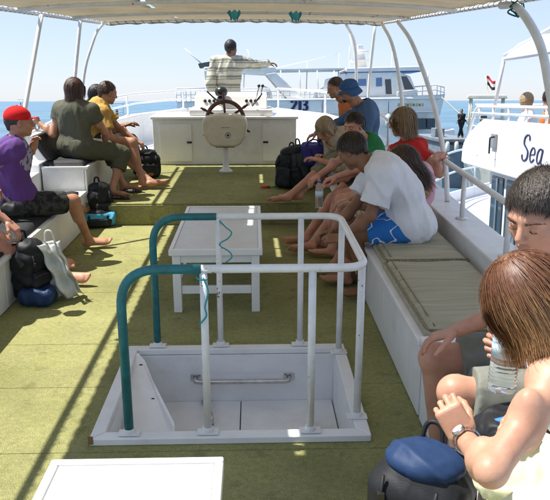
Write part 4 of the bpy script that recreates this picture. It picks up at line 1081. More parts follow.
def person(name_base, label, J, P, group=None, top=True, deck=True):
    """J: joints; P: look.  Body one mesh; clothing and hair its children."""
    g = lambda k: np.array(J[k])
    S_ = P.get('scale', 1.0); b = P.get('build', 1.0)
    t = thing('person', J['pel'], label, 'person', group, deck)
    pel, nk, hd = Vector(J['pel']), Vector(J['neck']), Vector(J['head'])
    sa = (Vector(J['sR'])-Vector(J['sL'])).normalized(); spine = (nk-pel).normalized(); fwd = sa.cross(spine)*-1
    if fwd.dot(Vector(J['fwd'])) < 0: fwd = -fwd
    ha = (Vector(J['hR'])-Vector(J['hL'])).normalized()
    mid = J.get('mid', lerp(pel, nk, .5) - fwd*P.get('slouch', .03))
    fem = P.get('fem', False)
    cw = (.150 if fem else .168)*b; ww = (.122 if fem else .150)*b; pw = .160*b if fem else .155*b
    def torso(s, g=0.0, k=.05):
        Mx = np.array(Matrix((sa, fwd, spine)).transposed())
        Mp = np.array(Matrix((ha, ha.cross(spine)*-1, spine)).transposed())
        s.ell(pel+spine*.02, (pw+g, .115*b+g, .115+g), k, M=Mp)
        s.cone(pel+spine*.06, mid, ww+g, ww+g, k, w=sa, flat=.70)
        ch = lerp(mid, nk, .48); s.cone(mid, ch, ww+g, cw+g, k, w=sa, flat=.68)
        s.ell(ch+spine*.03, (cw+g, .108*b+g, .15+g), k, M=Mx)
        s.cone(lerp(J['sL'], nk, .18)-spine*.012, lerp(J['sR'], nk, .18)-spine*.012, .058+g, .058+g, k)
        if P.get('belly'): s.ell(lerp(pel, mid, .6)+fwd*.06, (.13*b+g, .10+g+P['belly'], .12+g), k, M=Mx)
        if fem:
            for q in (-1, 1): s.ell(ch+sa*q*.070+fwd*.085-spine*.01, (.058+g, .050+g, .055+g), .03, M=Mx)
        for q in ('L', 'R'):
            s.ell(lerp(J['h'+q], pel, .15)-fwd*.03, (.085+g, .085+g, .085+g), k)
    s = SDF(); torso(s)
    s.cone(nk-spine*.02, hd-(hd-nk).normalized()*.06, .056*b**.5, .050, .03)
    h = P.get('vox', .010)
    for q in ('L', 'R'):
        sh, el, wr = (Vector(J[a+q]) for a in ('s', 'e', 'w'))
        m = P.get('arm', 1.0)
        s.ell(sh, (.052*m, .052*m, .052*m), P.get('shk', .04))
        s.cone(sh, el, .047*m, .037*m, .025); s.ell(lerp(sh, el, .45), (.047*m, .047*m, .085), .02)
        s.cone(el, wr, .038*m, .026, .02); s.ell(lerp(el, wr, .30), (.039*m, .039*m, .06), .02); s.ell(el-(lerp(sh, wr, .5)-el).normalized()*.006, (.030*m,)*3, .012)
        hp, kn, an, to = (Vector(J[a+q]) for a in ('h', 'k', 'a', 't'))
        m = P.get('leg', 1.0)
        s.cone(hp, kn, .084*m, .056*m, .04); s.cone(lerp(hp, kn, .15), lerp(hp, kn, .5), .086*m, .074*m, .03)
        s.ell(kn, (.057*m, .057*m, .060*m), .03)
        s.cone(kn, an, .052*m, .034, .02); cb = (kn-hp).normalized()
        s.cone(lerp(kn, an, .12)-cb*.014, lerp(kn, an, .42)-cb*.018, .047*m, .044*m, .03)
        up = (kn-an).normalized(); fd = (to-an); 
        heel = an-up*.050-fd.normalized()*.035
        s.ell(an, (.037, .037, .040), .02); s.cone(heel, an-up*.04, .032, .034, .02)
        ball = lerp(an, to, .72)-up*.048*.5; wv = fd.cross(up)
        s.cone(lerp(an, ball, .15)-up*.018, ball, .038, .040, .025, w=wv, flat=.62)
        s.cone(heel, ball, .030, .036, .02, w=wv, flat=.6)
        if P.get('shoes'):
            s.cone(heel, to, .045, .045, .03, w=wv, flat=.75)
        else:
            tw = wv.normalized(); td = (to-ball).normalized(); sgn = 1 if q == 'L' else -1
            # five toes, big toe on the inner side
            inner = 1 if tw.dot(ha)*(1 if q == 'L' else -1) > 0 else -1
            for i, (o, L, r) in enumerate(((.026, .050, .0135), (.010, .050, .0098), (-.004, .045, .0092), (-.017, .038, .0088), (-.029, .030, .0085))):
                p0 = ball+tw*o*inner+up*-.002; s.cone(p0, p0+td*L-up*.004, r*1.1, r, .008)
    V, Fq = s.mesh(h); Vs = [V]; Fs = [np.asarray(Fq)]; mi = [np.zeros(len(Fq), int)]; nv = len(V)
    def join(V2, F2, m2=None):
        nonlocal nv
        Vs.append(V2); Fs.append(np.asarray(F2)+nv); mi.append(np.zeros(len(F2), int) if m2 is None else m2); nv += len(V2)
    look = Vector(J['look']).normalized(); uph = Vector(J.get('up', (0, 0, 1)))
    MH = mat4(frame(y=look, z=uph), hd, P.get('head', 1.0)); join(xf(HEADV, MH), HEADF, HEADMI)
    for q in ('L', 'R'):
        el, wr = Vector(J['e'+q]), Vector(J['w'+q]); hdn = Vector(J['d'+q]).normalized() if J.get('d'+q) is not None else (wr-el).normalized()
        palm = Vector(J.get('p'+q, (0, 0, -1)))
        z = -palm; z = (z-hdn*z.dot(hdn)).normalized(); x = hdn.cross(z)
        curl = P.get('curl'+q, (28, 20)); V2, F2 = hand(curl, P.get('fine', False))
        # thumb side: +x for a left hand seen palm down, mirrored for the right
        mirror = 1 if q == 'L' else -1
        V2 = V2*np.array((mirror, 1, 1)); F3 = np.asarray(F2) if mirror == 1 else np.asarray(F2)[:, ::-1]
        join(xf(V2, mat4(Matrix((x, hdn, z)).transposed(), wr, P.get('hand', 1.0))), F3)
    body = mesh('body', np.concatenate(Vs), np.concatenate(Fs), [P.get('skin', SK_TAN), LIP], t, mi=np.concatenate(mi))
    # clothes
    for c in P.get('clothes', []):
        kind, m, o = c[0], c[1], c[2] if len(c) > 2 else {}
        s = SDF(); gg = o.get('g', .014)
        if kind in ('shirt', 'vest'):
            torso(s, gg)
            hem = o.get('hem', -.07); sl_ = o.get('sleeve', .55)
            s.plane(pel+spine*hem, -spine)
            for q in ('L', 'R'):
                sh, el, wr = (Vector(J[a+q]) for a in ('s', 'e', 'w'))
                if kind == 'shirt':
                    s.ell(sh, (.060+gg,)*3, .04)
                    if sl_ <= 1: s.cone(sh, lerp(sh, el, sl_), .052+gg, .049+gg+o.get('flare', .008), .025, cut=True)
                    else:
                        s.cone(sh, el, .052+gg, .044+gg, .025); s.cone(el, lerp(el, wr, sl_-1), .044+gg, .034+gg, .02, cut=True)
            if kind == 'vest':
                for q in (-1, 1): s.ell(nk+sa*q*.155-spine*.03, (.075, .16, .10), .02, -1, M=np.array(Matrix((sa, fwd, spine)).transposed()))
                s.ell(nk+fwd*.06-spine*.0, (.085, .11, .10), .02, -1, M=np.array(Matrix((sa, fwd, spine)).transposed()))
            if kind == 'shirt': s.ell(nk+spine*.045+fwd*.01, (.066, .066, .06), .012, -1)
        elif kind in ('shorts', 'trousers'):
            ln = o.get('len', .62)
            Mp = np.array(Matrix((ha, ha.cross(spine)*-1, spine)).transposed())
            s.ell(pel+spine*.01, (pw+gg, .118*b+gg, .118+gg), .05, M=Mp); s.plane(pel+spine*o.get('rise', .10), spine)
            for q in ('L', 'R'):
                hp, kn, an = (Vector(J[a+q]) for a in ('h', 'k', 'a')); m_ = P.get('leg', 1.0)
                s.ell(lerp(hp, pel, .15)-fwd*.03, (.088+gg,)*3, .05)
                if ln <= 1: s.cone(hp, lerp(hp, kn, o.get('len'+q, ln)), .090*m_+gg, (.084-.022*ln)*m_+gg+.012, .035, cut=True)
                else:
                    s.cone(hp, kn, .090*m_+gg, .064*m_+gg, .035); s.cone(kn, lerp(kn, an, ln-1), .062*m_+gg, .05*m_+gg+.006, .03, cut=True)
        V, Fq = s.mesh(P.get('cvox', h))
        V = displace(V, Fq, o.get('fold', .006)*.9, o.get('ff', 2.4), len(label)+len(kind), ridge=True, stretch=(1, 1, .55))
        V = displace(V, Fq, .003, 7, len(label), ridge=True, stretch=(1.2, .8, .5))
        nm = o.get('name', {'shirt': 'shirt', 'vest': 'vest_top', 'shorts': 'shorts', 'trousers': 'trousers'}[kind])
        mesh(nm, V, Fq, m, t, label=o.get('label'))
    # hair
    hs = P.get('hair')
    if hs:
        style, m, n = hs[0], hs[1], hs[2]
        V, Fq = cap_sdf(MH, style); ho = mesh('hair', V, Fq, m, t)
        kw = P.get('hairkw', {})
        if n:
            sv, sf, al = strands(MH, n, hs[3], 'short' if style in ('short', 'bun') else style, len(label), **kw)
            o2 = mesh('hair_strands', sv, sf, hs[4] if len(hs) > 4 else m, ho)
            at_ = o2.data.attributes.new('along', 'FLOAT', 'POINT'); at_.data.foreach_set('value', al.astype(np.float32))
    if P.get('eyes'):
        # eyes cast down: a sliver of eyeball under the lid and a dark lash line
        for x in (-1, 1):
            q = [MH @ Vector((x*(.0325+dx), .0895-abs(dx)*.42+.0005, -.0035-.0016*(1-(dx/.012)**2))) for dx in (-.012, -.007, 0, .007, .012)]
            MB().tube(smooth_path(q, 3), [.0012]+[.0017]*11+[.0010], 6).build('eyelash', H_BROWN, t)
    if P.get('brows'):
        for x in (-1, 1):
            m_ = MB(); rs = random.Random(5)
            for k in range(60):
                f = rs.random(); a = Vector((x*(.014+.040*f), .0935+.004*math.sin(f*2)-.030*f**2.2, .0185+.0055*math.sin(f*3)+rs.uniform(-.0028, .0028)*(1.1-.8*f)))
                m_.tube([MH @ a, MH @ (a+Vector((x*.008, .0005-.004*f, .0018-.003*f)))], [.0006, .0003], 4)
            m_.build('eyebrow', P['brows'], t)
    return t, MH

def ik2(a, b, la, lb, pole):
    a, b, pole = Vector(a), Vector(b), Vector(pole); d = b-a; L = d.length
    if L > (la+lb)*.995: k = L/((la+lb)*.995); la *= k; lb *= k
    L = max(L, abs(la-lb)+.01); u = d.normalized(); x = (la*la-lb*lb+L*L)/(2*L); h = math.sqrt(max(0, la*la-x*x))
    p = (pole-u*pole.dot(u)); p = p.normalized() if p.length > 1e-6 else u.orthogonal()
    return a+u*x+p*h
def pose(pel, face, neck, head, ankL, ankR, wrL, wrR, look=None, S=1.0, toeL=None, toeR=None, kL=(0, 0, 1), kR=(0, 0, 1), eL=(0, 0, -1), eR=(0, 0, -1),
         shw=.178, hipw=.092, twist=None, armlen=(.285, .25), leglen=(.43, .42), floor=0, **extra):
    pel, face, neck, head = Vector(pel), Vector(face).normalized(), Vector(neck), Vector(head)
    sp = (neck-pel).normalized(); r = face.cross(Vector((0, 0, 1))).normalized(); r = (r-sp*r.dot(sp)).normalized()
    rs = Vector(twist) if twist else r; rs = (rs-sp*rs.dot(sp)).normalized()
    J = dict(pel=pel, neck=neck, head=head, fwd=face, look=look or face)
    J['sR'] = neck+rs*shw*S-sp*.045; J['sL'] = neck-rs*shw*S-sp*.045
    J['hR'] = pel+r*hipw*S-sp*.02; J['hL'] = pel-r*hipw*S-sp*.02
    for q, an, wr, k, e, toe in (('L', ankL, wrL, kL, eL, toeL), ('R', ankR, wrR, kR, eR, toeR)):
        an, wr = Vector(an), Vector(wr); J['a'+q] = an; J['w'+q] = wr
        J['k'+q] = ik2(J['h'+q], an, leglen[0]*S, leglen[1]*S, Vector(k)+face*.8)
        J['e'+q] = ik2(J['s'+q], wr, armlen[0]*S, armlen[1]*S, e)
        td = Vector(toe) if toe else face; td.z = 0; td.normalize(); J['t'+q] = an+td*.205*S+Vector((0, 0, -.015))
    J.update({k: (Vector(v) if isinstance(v, tuple) and len(v) == 3 and k != 'none' else v) for k, v in extra.items()})
    return J
# ================================================================== PEOPLE
def bandcloth(name, cols, freq, axis=2, **k):
    """striped knit: bands along one object axis"""
    m = mat(name, cols[0], .9, bump=.4, bscale=250); t = m.node_tree; n = t.nodes; l = t.links; p = n['Principled BSDF']
    tc = n.new('ShaderNodeTexCoord'); sx = n.new('ShaderNodeSeparateXYZ'); l.new(tc.outputs['Object'], sx.inputs[0])
    nz = n.new('ShaderNodeTexNoise'); nz.inputs['Scale'].default_value = 5; l.new(tc.outputs['Object'], nz.inputs[0])
    a = n.new('ShaderNodeMath'); a.operation = 'MULTIPLY_ADD'; l.new(nz.outputs[0], a.inputs[0]); a.inputs[1].default_value = .05; l.new(sx.outputs[axis], a.inputs[2])
    b = n.new('ShaderNodeMath'); b.operation = 'MULTIPLY'; l.new(a.outputs[0], b.inputs[0]); b.inputs[1].default_value = freq
    f = n.new('ShaderNodeMath'); f.operation = 'FRACT'; l.new(b.outputs[0], f.inputs[0])
    r = n.new('ShaderNodeValToRGB'); r.color_ramp.interpolation = 'CONSTANT'; l.new(f.outputs[0], r.inputs[0])
    e = r.color_ramp.elements; e[0].color = (*cols[0], 1); e[1].position = .5; e[1].color = (*cols[1], 1)
    for pos, c in ((.62, cols[0]), (.72, cols[1])): q = e.new(pos); q.color = (*c, 1)
    l.new(r.outputs[0], p.inputs['Base Color']); return m
def printcloth(name, base, ink, kind, c=(0, 0, 0), rad=.1):
    m = mat(name, base, .85, bump=.3, bscale=300); t = m.node_tree; n = t.nodes; l = t.links; p = n['Principled BSDF']
    tc = n.new('ShaderNodeTexCoord'); mx = n.new('ShaderNodeMix'); mx.data_type = 'RGBA'; mx.inputs[6].default_value = (*base, 1); mx.inputs[7].default_value = (*ink, 1)
    if kind == 'swirl':
        w_ = n.new('ShaderNodeTexWave'); w_.wave_type = 'RINGS'; w_.inputs['Scale'].default_value = 5.5; w_.inputs['Distortion'].default_value = 9; w_.inputs['Detail'].default_value = 1.2; w_.inputs['Detail Scale'].default_value = 1.6
        l.new(tc.outputs['Object'], w_.inputs[0]); mr = n.new('ShaderNodeMapRange'); mr.inputs[1].default_value = .955; mr.inputs[2].default_value = .97; l.new(w_.outputs[1], mr.inputs[0]); l.new(mr.outputs[0], mx.inputs[0])
    else:
        d = n.new('ShaderNodeVectorMath'); d.operation = 'DISTANCE'; l.new(tc.outputs['Object'], d.inputs[0]); d.inputs[1].default_value = c
        a = n.new('ShaderNodeMath'); a.operation = 'LESS_THAN'; l.new(d.outputs['Value'], a.inputs[0]); a.inputs[1].default_value = rad
        nz = n.new('ShaderNodeTexNoise'); nz.inputs['Scale'].default_value = 26; nz.inputs['Detail'].default_value = 3; l.new(tc.outputs['Object'], nz.inputs[0])
        g_ = n.new('ShaderNodeMath'); g_.operation = 'GREATER_THAN'; l.new(nz.outputs[0], g_.inputs[0]); g_.inputs[1].default_value = .47
        q = n.new('ShaderNodeMath'); q.operation = 'MULTIPLY'; l.new(a.outputs[0], q.inputs[0]); l.new(g_.outputs[0], q.inputs[1]); l.new(q.outputs[0], mx.inputs[0])
    l.new(mx.outputs[2], p.inputs['Base Color']); return m
C_WHITE = cloth('white_cotton', (.74, .75, .80), noise=.04); C_GREEN = cloth('green_cotton', (.03, .22, .08)); C_RED = cloth('red_cotton', (.52, .025, .02))
C_PINK = cloth('pink_cotton', (.72, .42, .50)); C_DENIM = cloth('blue_denim', (.075, .13, .24)); C_KHAKI = cloth('khaki_cotton', (.23, .21, .14))
C_OLIVE = cloth('olive_green_cotton', (.085, .085, .055)); C_YEL = cloth('mustard_cotton', (.50, .31, .085)); C_PURP = cloth('purple_cotton', (.10, .035, .19))
C_DARK = cloth('charcoal_cotton', (.03, .032, .028)); C_GREY = cloth('grey_green_cotton', (.20, .21, .18)); C_CREAM = cloth('pale_yellow_cotton', (.78, .78, .52)); C_ORANGE = cloth('orange_cotton', (.6, .18, .05))
C_BEIGE = cloth('beige_cotton', (.45, .36, .25))
PEOPLE = {}
def mk(key, label, J, **P): PEOPLE[key] = (person('person', label, J, P, deck=P.pop('deck', True)) if False else person('person', label, J, {k: v for k, v in P.items() if k != 'deck'}, deck=P.get('deck', True))); return J

# ---- right-hand bench, nearest first
def man_white():
    pel = aX(411, 236, 1.08); y0 = pel.y; pel.z = .56
    neck = reach(pel, 376, 167, .50, 1); neck = Vector((.80, y0+.10, .97))
    neck = aY(377, 167, y0+.05); head = aY(352, 151, y0+.12)
    J = pose(pel, (-1, .02, 0), neck, head, aZ(366, 287, .085), aZ(350, 273, .085), aY(340, 238, y0-.12), aY(333, 232, y0+.12),
        look=(-.75, .45, -.62), toeL=(-1, -.22, 0), toeR=(-1, -.1, 0), eL=(.6, -.35, -.6), eR=(.2, .5, -1), dL=(-1, .15, -.1), dR=(-1, -.2, -.1), pL=(.1, .5, -.8), pR=(.1, -.4, -.8), curlL=(30, 20))
    mk('white', 'man in a white short-sleeved shirt and blue swirl-print shorts leaning forward on the right bench', J, skin=SK_DARK, hair=('short', H_BROWN, 2600, .035), slouch=.06, b=1.05, curlL=(42, 30), curlR=(42, 30),
       clothes=[('shorts', printcloth('blue_floral_cloth', (.015, .16, .52), (.70, .75, .80), 'swirl'), dict(len=.72, g=.012)), ('shirt', C_WHITE, dict(sleeve=.72, hem=-.12, g=.036, fold=.011, ff=3.2, flare=.016))], vox=.008, eyes=False)
    return J
man_white()
def girl_pink():
    pel = Vector((1.17, 5.10, .56)); neck = aY(417, 178, 5.05); head = aY(402, 163, 4.98)
    J = pose(pel, (-1, .1, 0), neck, head, (.68, 5.0, .085), (.62, 5.25, .085), (.75, 4.98, .62), (.72, 5.2, .62), look=(-.85, .2, -.6), S=.92, eL=(.7, -.4, -.5), eR=(.2, .5, -1), shw=.165)
    mk('pink', 'girl in a pink sleeveless top with long brown hair behind the white shirt', J, skin=SK_TAN, fem=True, build=.88, arm=.85, hair=('long', H_MID, 2400, .26),
       clothes=[('shorts', C_DARK, dict(len=.5)), ('vest', C_PINK, dict(g=.012, hem=-.03))], slouch=.05)
girl_pink()
def woman_red():
    pel = Vector((1.16, 6.02, .57)); neck = aY(415, 143, 6.0); head = aY(402, 122, 5.97)
    wr = aY(437, 160, 5.75)
    J = pose(pel, (-1, .05, 0), neck, head, (.66, 5.75, .085), (.64, 6.0, .085), aY(436, 158, 5.55), (.72, 6.1, .64), look=(-1, -.05, -.18), S=.98, eL=(.5, -.8, -.3), eR=(0, .5, -1), dL=(.5, .6, .3), shw=.17)
    mk('red', 'blonde woman in sunglasses and a red shirt with her arm on the side rail', J, skin=SK_RED, fem=True, hair=('bob', H_BLOND, 2600, .17), clothes=[('shorts', C_KHAKI, dict(len=.6)), ('shirt', C_RED, dict(sleeve=.45, g=.016))], lips=True)
    t, MH = PEOPLE['red']
    s = MB()
    for x in (-1, 1): s.lathe([(.001, -.002), (.022, 0), (.022, .004), (.001, .006)], MH @ Vector((x*.033, .094, .002)), MH.to_3x3() @ Vector((x*.25, 1, 0)), 14)
    g = thing('sunglasses', Vector(t.location)+Vector((0, 0, .6)), 'dark sunglasses worn by the woman in the red shirt', 'sunglasses')
    s.build('lenses', BLACKP, g)
    s = MB(); s.tube([MH @ Vector(p) for p in ((-.082, -.01, .008), (-.078, .06, .010), (-.055, .092, .012), (0, .108, .010), (.055, .092, .012), (.078, .06, .010), (.082, -.01, .008))], .0028, 6); s.build('frame', BLACKP, g)
woman_red()
def man_green():
    pel = Vector((1.08, 6.62, .57)); neck = aY(367, 144, 6.5); head = aY(354, 126, 6.42)
    J = pose(pel, (-1, -.25, 0), neck, head, (.50, 5.88, .085), (.46, 6.12, .085), aY(330, 183, 6.1), aY(318, 176, 6.3), look=(-.72, -.68, -.22), eL=(.3, -.6, -.8), eR=(.2, .3, -1), S=1.0, toeL=(-1, -.2, 0), toeR=(-1, 0, 0))
    mk('green', 'dark-haired young man in a green t-shirt bent forward on the right bench', J, skin=SK_RED, hair=('short', H_BROWN, 1500, .035), slouch=.05, clothes=[('shorts', C_DARK, dict(len=.6)), ('shirt', C_GREEN, dict(sleeve=.6, g=.018))], eyes=True, brows=H_BROWN)
man_green()
def sandy():
    pel = Vector((1.10, 7.48, .74)); neck = aY(336, 142, 7.35); head = aY(325, 129, 7.28)
    J = pose(pel, (-1, -.1, 0), neck, head, aZ(289, 196, .31), aZ(300, 194, .31), aY(318, 160, 7.1), aY(322, 158, 7.3), look=(-.7, -.4, -.8), eL=(.3, -.6, -.5), eR=(.3, .5, -.8), toeL=(-1, -.25, 0), toeR=(-1, -.15, 0), S=1.0)
    mk('sandy', 'sandy-haired person with bowed head and khaki trousers, bare feet stretched out on the foredeck', J, skin=SK_RED, hair=('bob', H_SAND, 900, .12), slouch=.07, clothes=[('trousers', C_KHAKI, dict(len=1.25, g=.02)), ('shirt', C_BEIGE, dict(sleeve=1.5, g=.018))])
sandy()
def cap_man():
    pel = Vector((1.27, 8.02, .74)); neck = aY(365, 108, 7.98); head = aY(348, 91.5, 7.95)
    J = pose(pel, (-1, -.05, 0), neck, head, (.80, 7.9, .31), (.80, 8.15, .31), aY(345, 148, 7.7), (.72, 8.1, .8), look=(-1, -.12, -.25), eL=(.4, -.5, -.8), eR=(.2, .5, -1))
    mk('cap', 'man in a blue denim shirt and floppy blue sun hat leaning forward', J, skin=SK_TAN, hair=('short', H_BROWN, 0, .03), clothes=[('trousers', C_DARK, dict(len=1.8, g=.02)), ('shirt', C_DENIM, dict(sleeve=1.7, g=.022))])
    t, MH = PEOPLE['cap']
    s = SDF(); s.ell((0, .050, -.078), (.044, .040, .032), .01); s.ell((0, .078, -.0585), (.024, .05, .008), .004, -1)
    V, Fq = s.mesh(.005); mesh('beard', xf(displace(V, Fq, .003, 40, 3), MH), Fq, H_BROWN, t)
    s = SDF(); s.ell((0, -.02, .055), (.094, .108, .080), .02); s.plane((0, 0, .02), (0, 0, -1)); V, Fq = s.mesh(.006)
    h = thing('sun_hat', Vector(t.location)+Vector((0, 0, .75)), 'floppy blue sun hat worn by the man in the denim shirt', 'hat')
    m = cloth('faded_blue_cotton', (.045, .11, .26))
    mesh('crown', xf(displace(V, Fq, .003, 14, 1), MH), Fq, m, h)
    V = []; nn = 40
    for j, (r, z) in enumerate(((.94, .03), (1.08, .012), (1.25, -.018), (1.30, -.03))):
        for i in range(nn):
            a = 2*math.pi*i/nn; V.append((.094*r*math.cos(a), -.02+.108*r*math.sin(a), z+.01*math.sin(3*a+1)*j/3+(.022*j/3 if math.sin(a) > .3 else -.015*j/3)))
    o = mesh('brim', xf(V, MH), [(j*nn+i, j*nn+(i+1) % nn, (j+1)*nn+(i+1) % nn, (j+1)*nn+i) for j in range(3) for i in range(nn)], m, h); o.modifiers.new('t', 'SOLIDIFY').thickness = .004
cap_man()
def orange():
    pel = Vector((1.28, 8.75, .74)); neck = aY(347, 103, 8.7); head = aY(335, 88, 8.62)
    J = pose(pel, (-1, -.1, 0), neck, head, (.82, 8.6, .31), (.82, 8.85, .31), (.95, 8.6, .85), (.95, 8.75, .85), look=(-.9, -.35, -.3))
    mk('orange', 'brown-haired person in orange mostly hidden behind the man in the blue sun hat', J, skin=SK_TAN, hair=('short', H_MID, 500, .035), clothes=[('shorts', C_DARK, dict(len=.7)), ('shirt', C_ORANGE, dict(sleeve=.6, g=.016))], vox=.013)
orange()

# ---- left-hand side
def red_cap():
    pel = aX(20, 192, -1.93); pel.z = .50; y = pel.y
    neck = aY(15, 142, y+.02); head = aY(20, 122, y+.02)
    J = pose(pel, (1, .22, 0), neck, head, aZ(93, 214, .09), aZ(88, 239, .09), aY(33, 150, y+.30), aY(-8, 186, y-.10), look=(.97, .30, -.06),
        toeR=(1, .12, 0), toeL=(1, .3, 0), eR=(-1, -.6, -.3), eL=(.2, .8, -.9), dR=(.7, -.3, -.5), dL=(.3, -.2, 1), leglen=(.45, .43), twist=(.3, -1, 0))
    mk('redcap', 'man in a red baseball cap and purple printed t-shirt on the left bench', J, skin=SK_TAN, hair=('short', H_BROWN, 0, .03), build=1.05,
       clothes=[('shorts', cloth('dark_patterned_cotton', (.05, .052, .048), col2=(.018, .018, .018), nscale=22, thr=(.45, .55)), dict(len=.85, g=.02)),
                ('shirt', printcloth('purple_printed_cotton', (.10, .035, .19), (.32, .32, .38), 'blot', (.13, -.05, .40), .13), dict(sleeve=.6, g=.02, fold=.010, ff=3.5))], eyes=True, slouch=.05)
    t, MH = PEOPLE['redcap']
    m = cloth('red_cap_cotton', (.62, .018, .02)); h = thing('baseball_cap', Vector(t.location)+Vector((0, 0, .75)), 'bright red baseball cap worn by the man in purple', 'cap')
    s = SDF(); s.ell((0, -.02, .042), (.089, .107, .088), .02); s.plane((0, 0, .022), (0, 0, -1)); V, Fq = s.mesh(.005); mesh('crown', xf(V, MH), Fq, m, h)
    nn = 14; V = []
    for j in range(5):
        for i in range(nn+1):
            a = R(20+140*i/nn); r = 1+.62*j/4*math.sin(a)**.7; V.append((.086*math.cos(a)*(1+.05*j/4), -.02+.100*math.sin(a)*r+.005, .026+.004*j-.022*(abs(math.cos(a)))**2*j/4))
    o = mesh('peak', xf(V, MH), [(j*(nn+1)+i, j*(nn+1)+i+1, (j+1)*(nn+1)+i+1, (j+1)*(nn+1)+i) for j in range(4) for i in range(nn)], m, h); o.modifiers.new('t', 'SOLIDIFY').thickness = .005
    MB().lathe([(.008, 0), (.006, .005), (.001, .007)], MH @ Vector((0, -.02, .128)), MH.to_3x3() @ Vector((0, 0, 1)), 10).build('button', m, h)
    return J
red_cap()
def edge_person():
    y = 4.62; pel = Vector((-1.98, y, .50))
    J = pose(pel, (1, .1, 0), (-2.06, y-.03, 1.0), (-2.05, y-.02, 1.20), aZ(48, 262, .09), aZ(62, 275, .09), aY(8, 222, y+.12), (-1.75, y-.15, .60), look=(1, .2, -.2), toeL=(1, .1, 0), toeR=(1, -.1, 0), eR=(-.5, -.6, -.6), eL=(-.2, .8, -.8), S=.98, hipw=.085)
    mk('edge', 'sunburnt bare legs of a person in light blue shorts at the left picture edge', J, skin=SK_RED, hair=('short', H_MID, 200, .03), clothes=[('shorts', cloth('light_blue_cotton', (.16, .32, .50)), dict(len=.42, g=.018)), ('shirt', C_WHITE, dict(sleeve=.5, g=.02))], leg=1.1)
edge_person()
def woman_olive():
    y = 7.30; pel = aY(77, 158, y); pel.z = .765
    neck = aY(76, 105, y+.02); head = aY(75, 90, y+.03)
    J = pose(pel, (.55, .85, 0), neck, head, aZ(123, 184, .31), aZ(112, 190, .31), aY(36, 120, y+.10), aY(106, 147, y+.28), look=(.25, .95, -.1), toeL=(.95, -.1, 0), toeR=(.95, -.35, 0), eL=(-.4, -.2, -1), eR=(.8, -.1, -.4), dL=(-.6, .6, -.5), twist=(.93, -.30, 0), hipw=.10, S=1.0)
    mk('olive', 'auburn-haired woman in an olive shirt and trousers seen from behind', J, skin=SK_TAN, fem=True, build=1.14, hair=('bob', hairmat('deep_auburn_hair', (.10, .042, .025), (.035, .015, .010)), 2600, .15),
       clothes=[('trousers', C_OLIVE, dict(len=1.45, g=.022, rise=.06)), ('shirt', cloth('grey_olive_cotton', (.105, .105, .075)), dict(sleeve=.45, g=.020, hem=-.0, fold=.009))])
    t, MH = PEOPLE['olive']
    # sandals
    for q, lab in (('L', 'dark strappy sandal on the far foot of the woman in olive'), ('R', 'dark strappy sandal on the near foot of the woman in olive')):
        an, to = J['a'+q], J['t'+q]; d = (to-an).normalized(); d.z = 0; w_ = Vector((-d.y, d.x, 0))
        s = thing('sandal', an-Vector((0, 0, .085)), lab, 'sandal')
        pts = []
        for i in range(20):
            a = 2*math.pi*i/20; c = an+d*.075; pts.append(Vector((c.x, c.y, .2235))+d*.135*math.cos(a)+w_*(.045+.006*math.cos(a))*math.sin(a))
        MB().prism(pts, (0, 0, .014)).build('sole', BLACKP, s, smooth=False, bevel=.003)
        for f in (.03, .12, .16):
            c = an+d*f; z0 = .235; hgt = .075-.25*f
            MB().tube(smooth_path([Vector((c.x, c.y, z0))+w_*.044, Vector((c.x, c.y, z0+hgt*.8))+w_*.032, Vector((c.x, c.y, z0+hgt)), Vector((c.x, c.y, z0+hgt*.8))-w_*.032, Vector((c.x, c.y, z0))-w_*.044]), .006, 6).build('strap', BLACKP, s)
woman_olive()
def man_yellow():
    y = 8.05; pel = Vector((-1.82, y, .765)); neck = aY(103, 107, y); head = aY(108, 93, y-.0)
    J = pose(pel, (1, .25, 0), neck, head, aZ(150, 181, .31), aZ(142, 181, .31), aY(136, 140, y+.15), aY(131, 142, y-.12), look=(.82, .55, -.28), toeL=(1, .2, 0), toeR=(1, -.08, 0), eL=(0, .6, -.9), eR=(-.2, -.7, -.8), dR=(.9, .3, -.2), leglen=(.45, .44))
    mk('yellow', 'short-haired man in a mustard t-shirt and black shorts on the left', J, skin=SK_TAN, hair=('short', H_MID, 900, .014), slouch=.07, clothes=[('shorts', BLACK, dict(len=.55, g=.02)), ('shirt', C_YEL, dict(sleeve=.7, g=.022, fold=.01))])
man_yellow()
def woman_hidden():
    y = 8.62; pel = Vector((-1.90, y, .765)); neck = aY(94, 108, y); head = aY(98, 95, y)
    J = pose(pel, (1, .2, 0), neck, head, (-1.38, y-.05, .31), (-1.38, y-.2, .31), (-1.55, y+.1, .85), (-1.55, y-.1, .85), look=(.7, .7, -.1), S=.94)
    mk('hidden', 'black-haired woman almost hidden between the olive shirt and the mustard shirt', J, skin=SK_DARK, fem=True, build=.9, hair=('bob', H_BLACK, 700, .20), clothes=[('trousers', C_DARK, dict(len=1.8)), ('shirt', C_DARK, dict(sleeve=.6))], vox=.013)
woman_hidden()

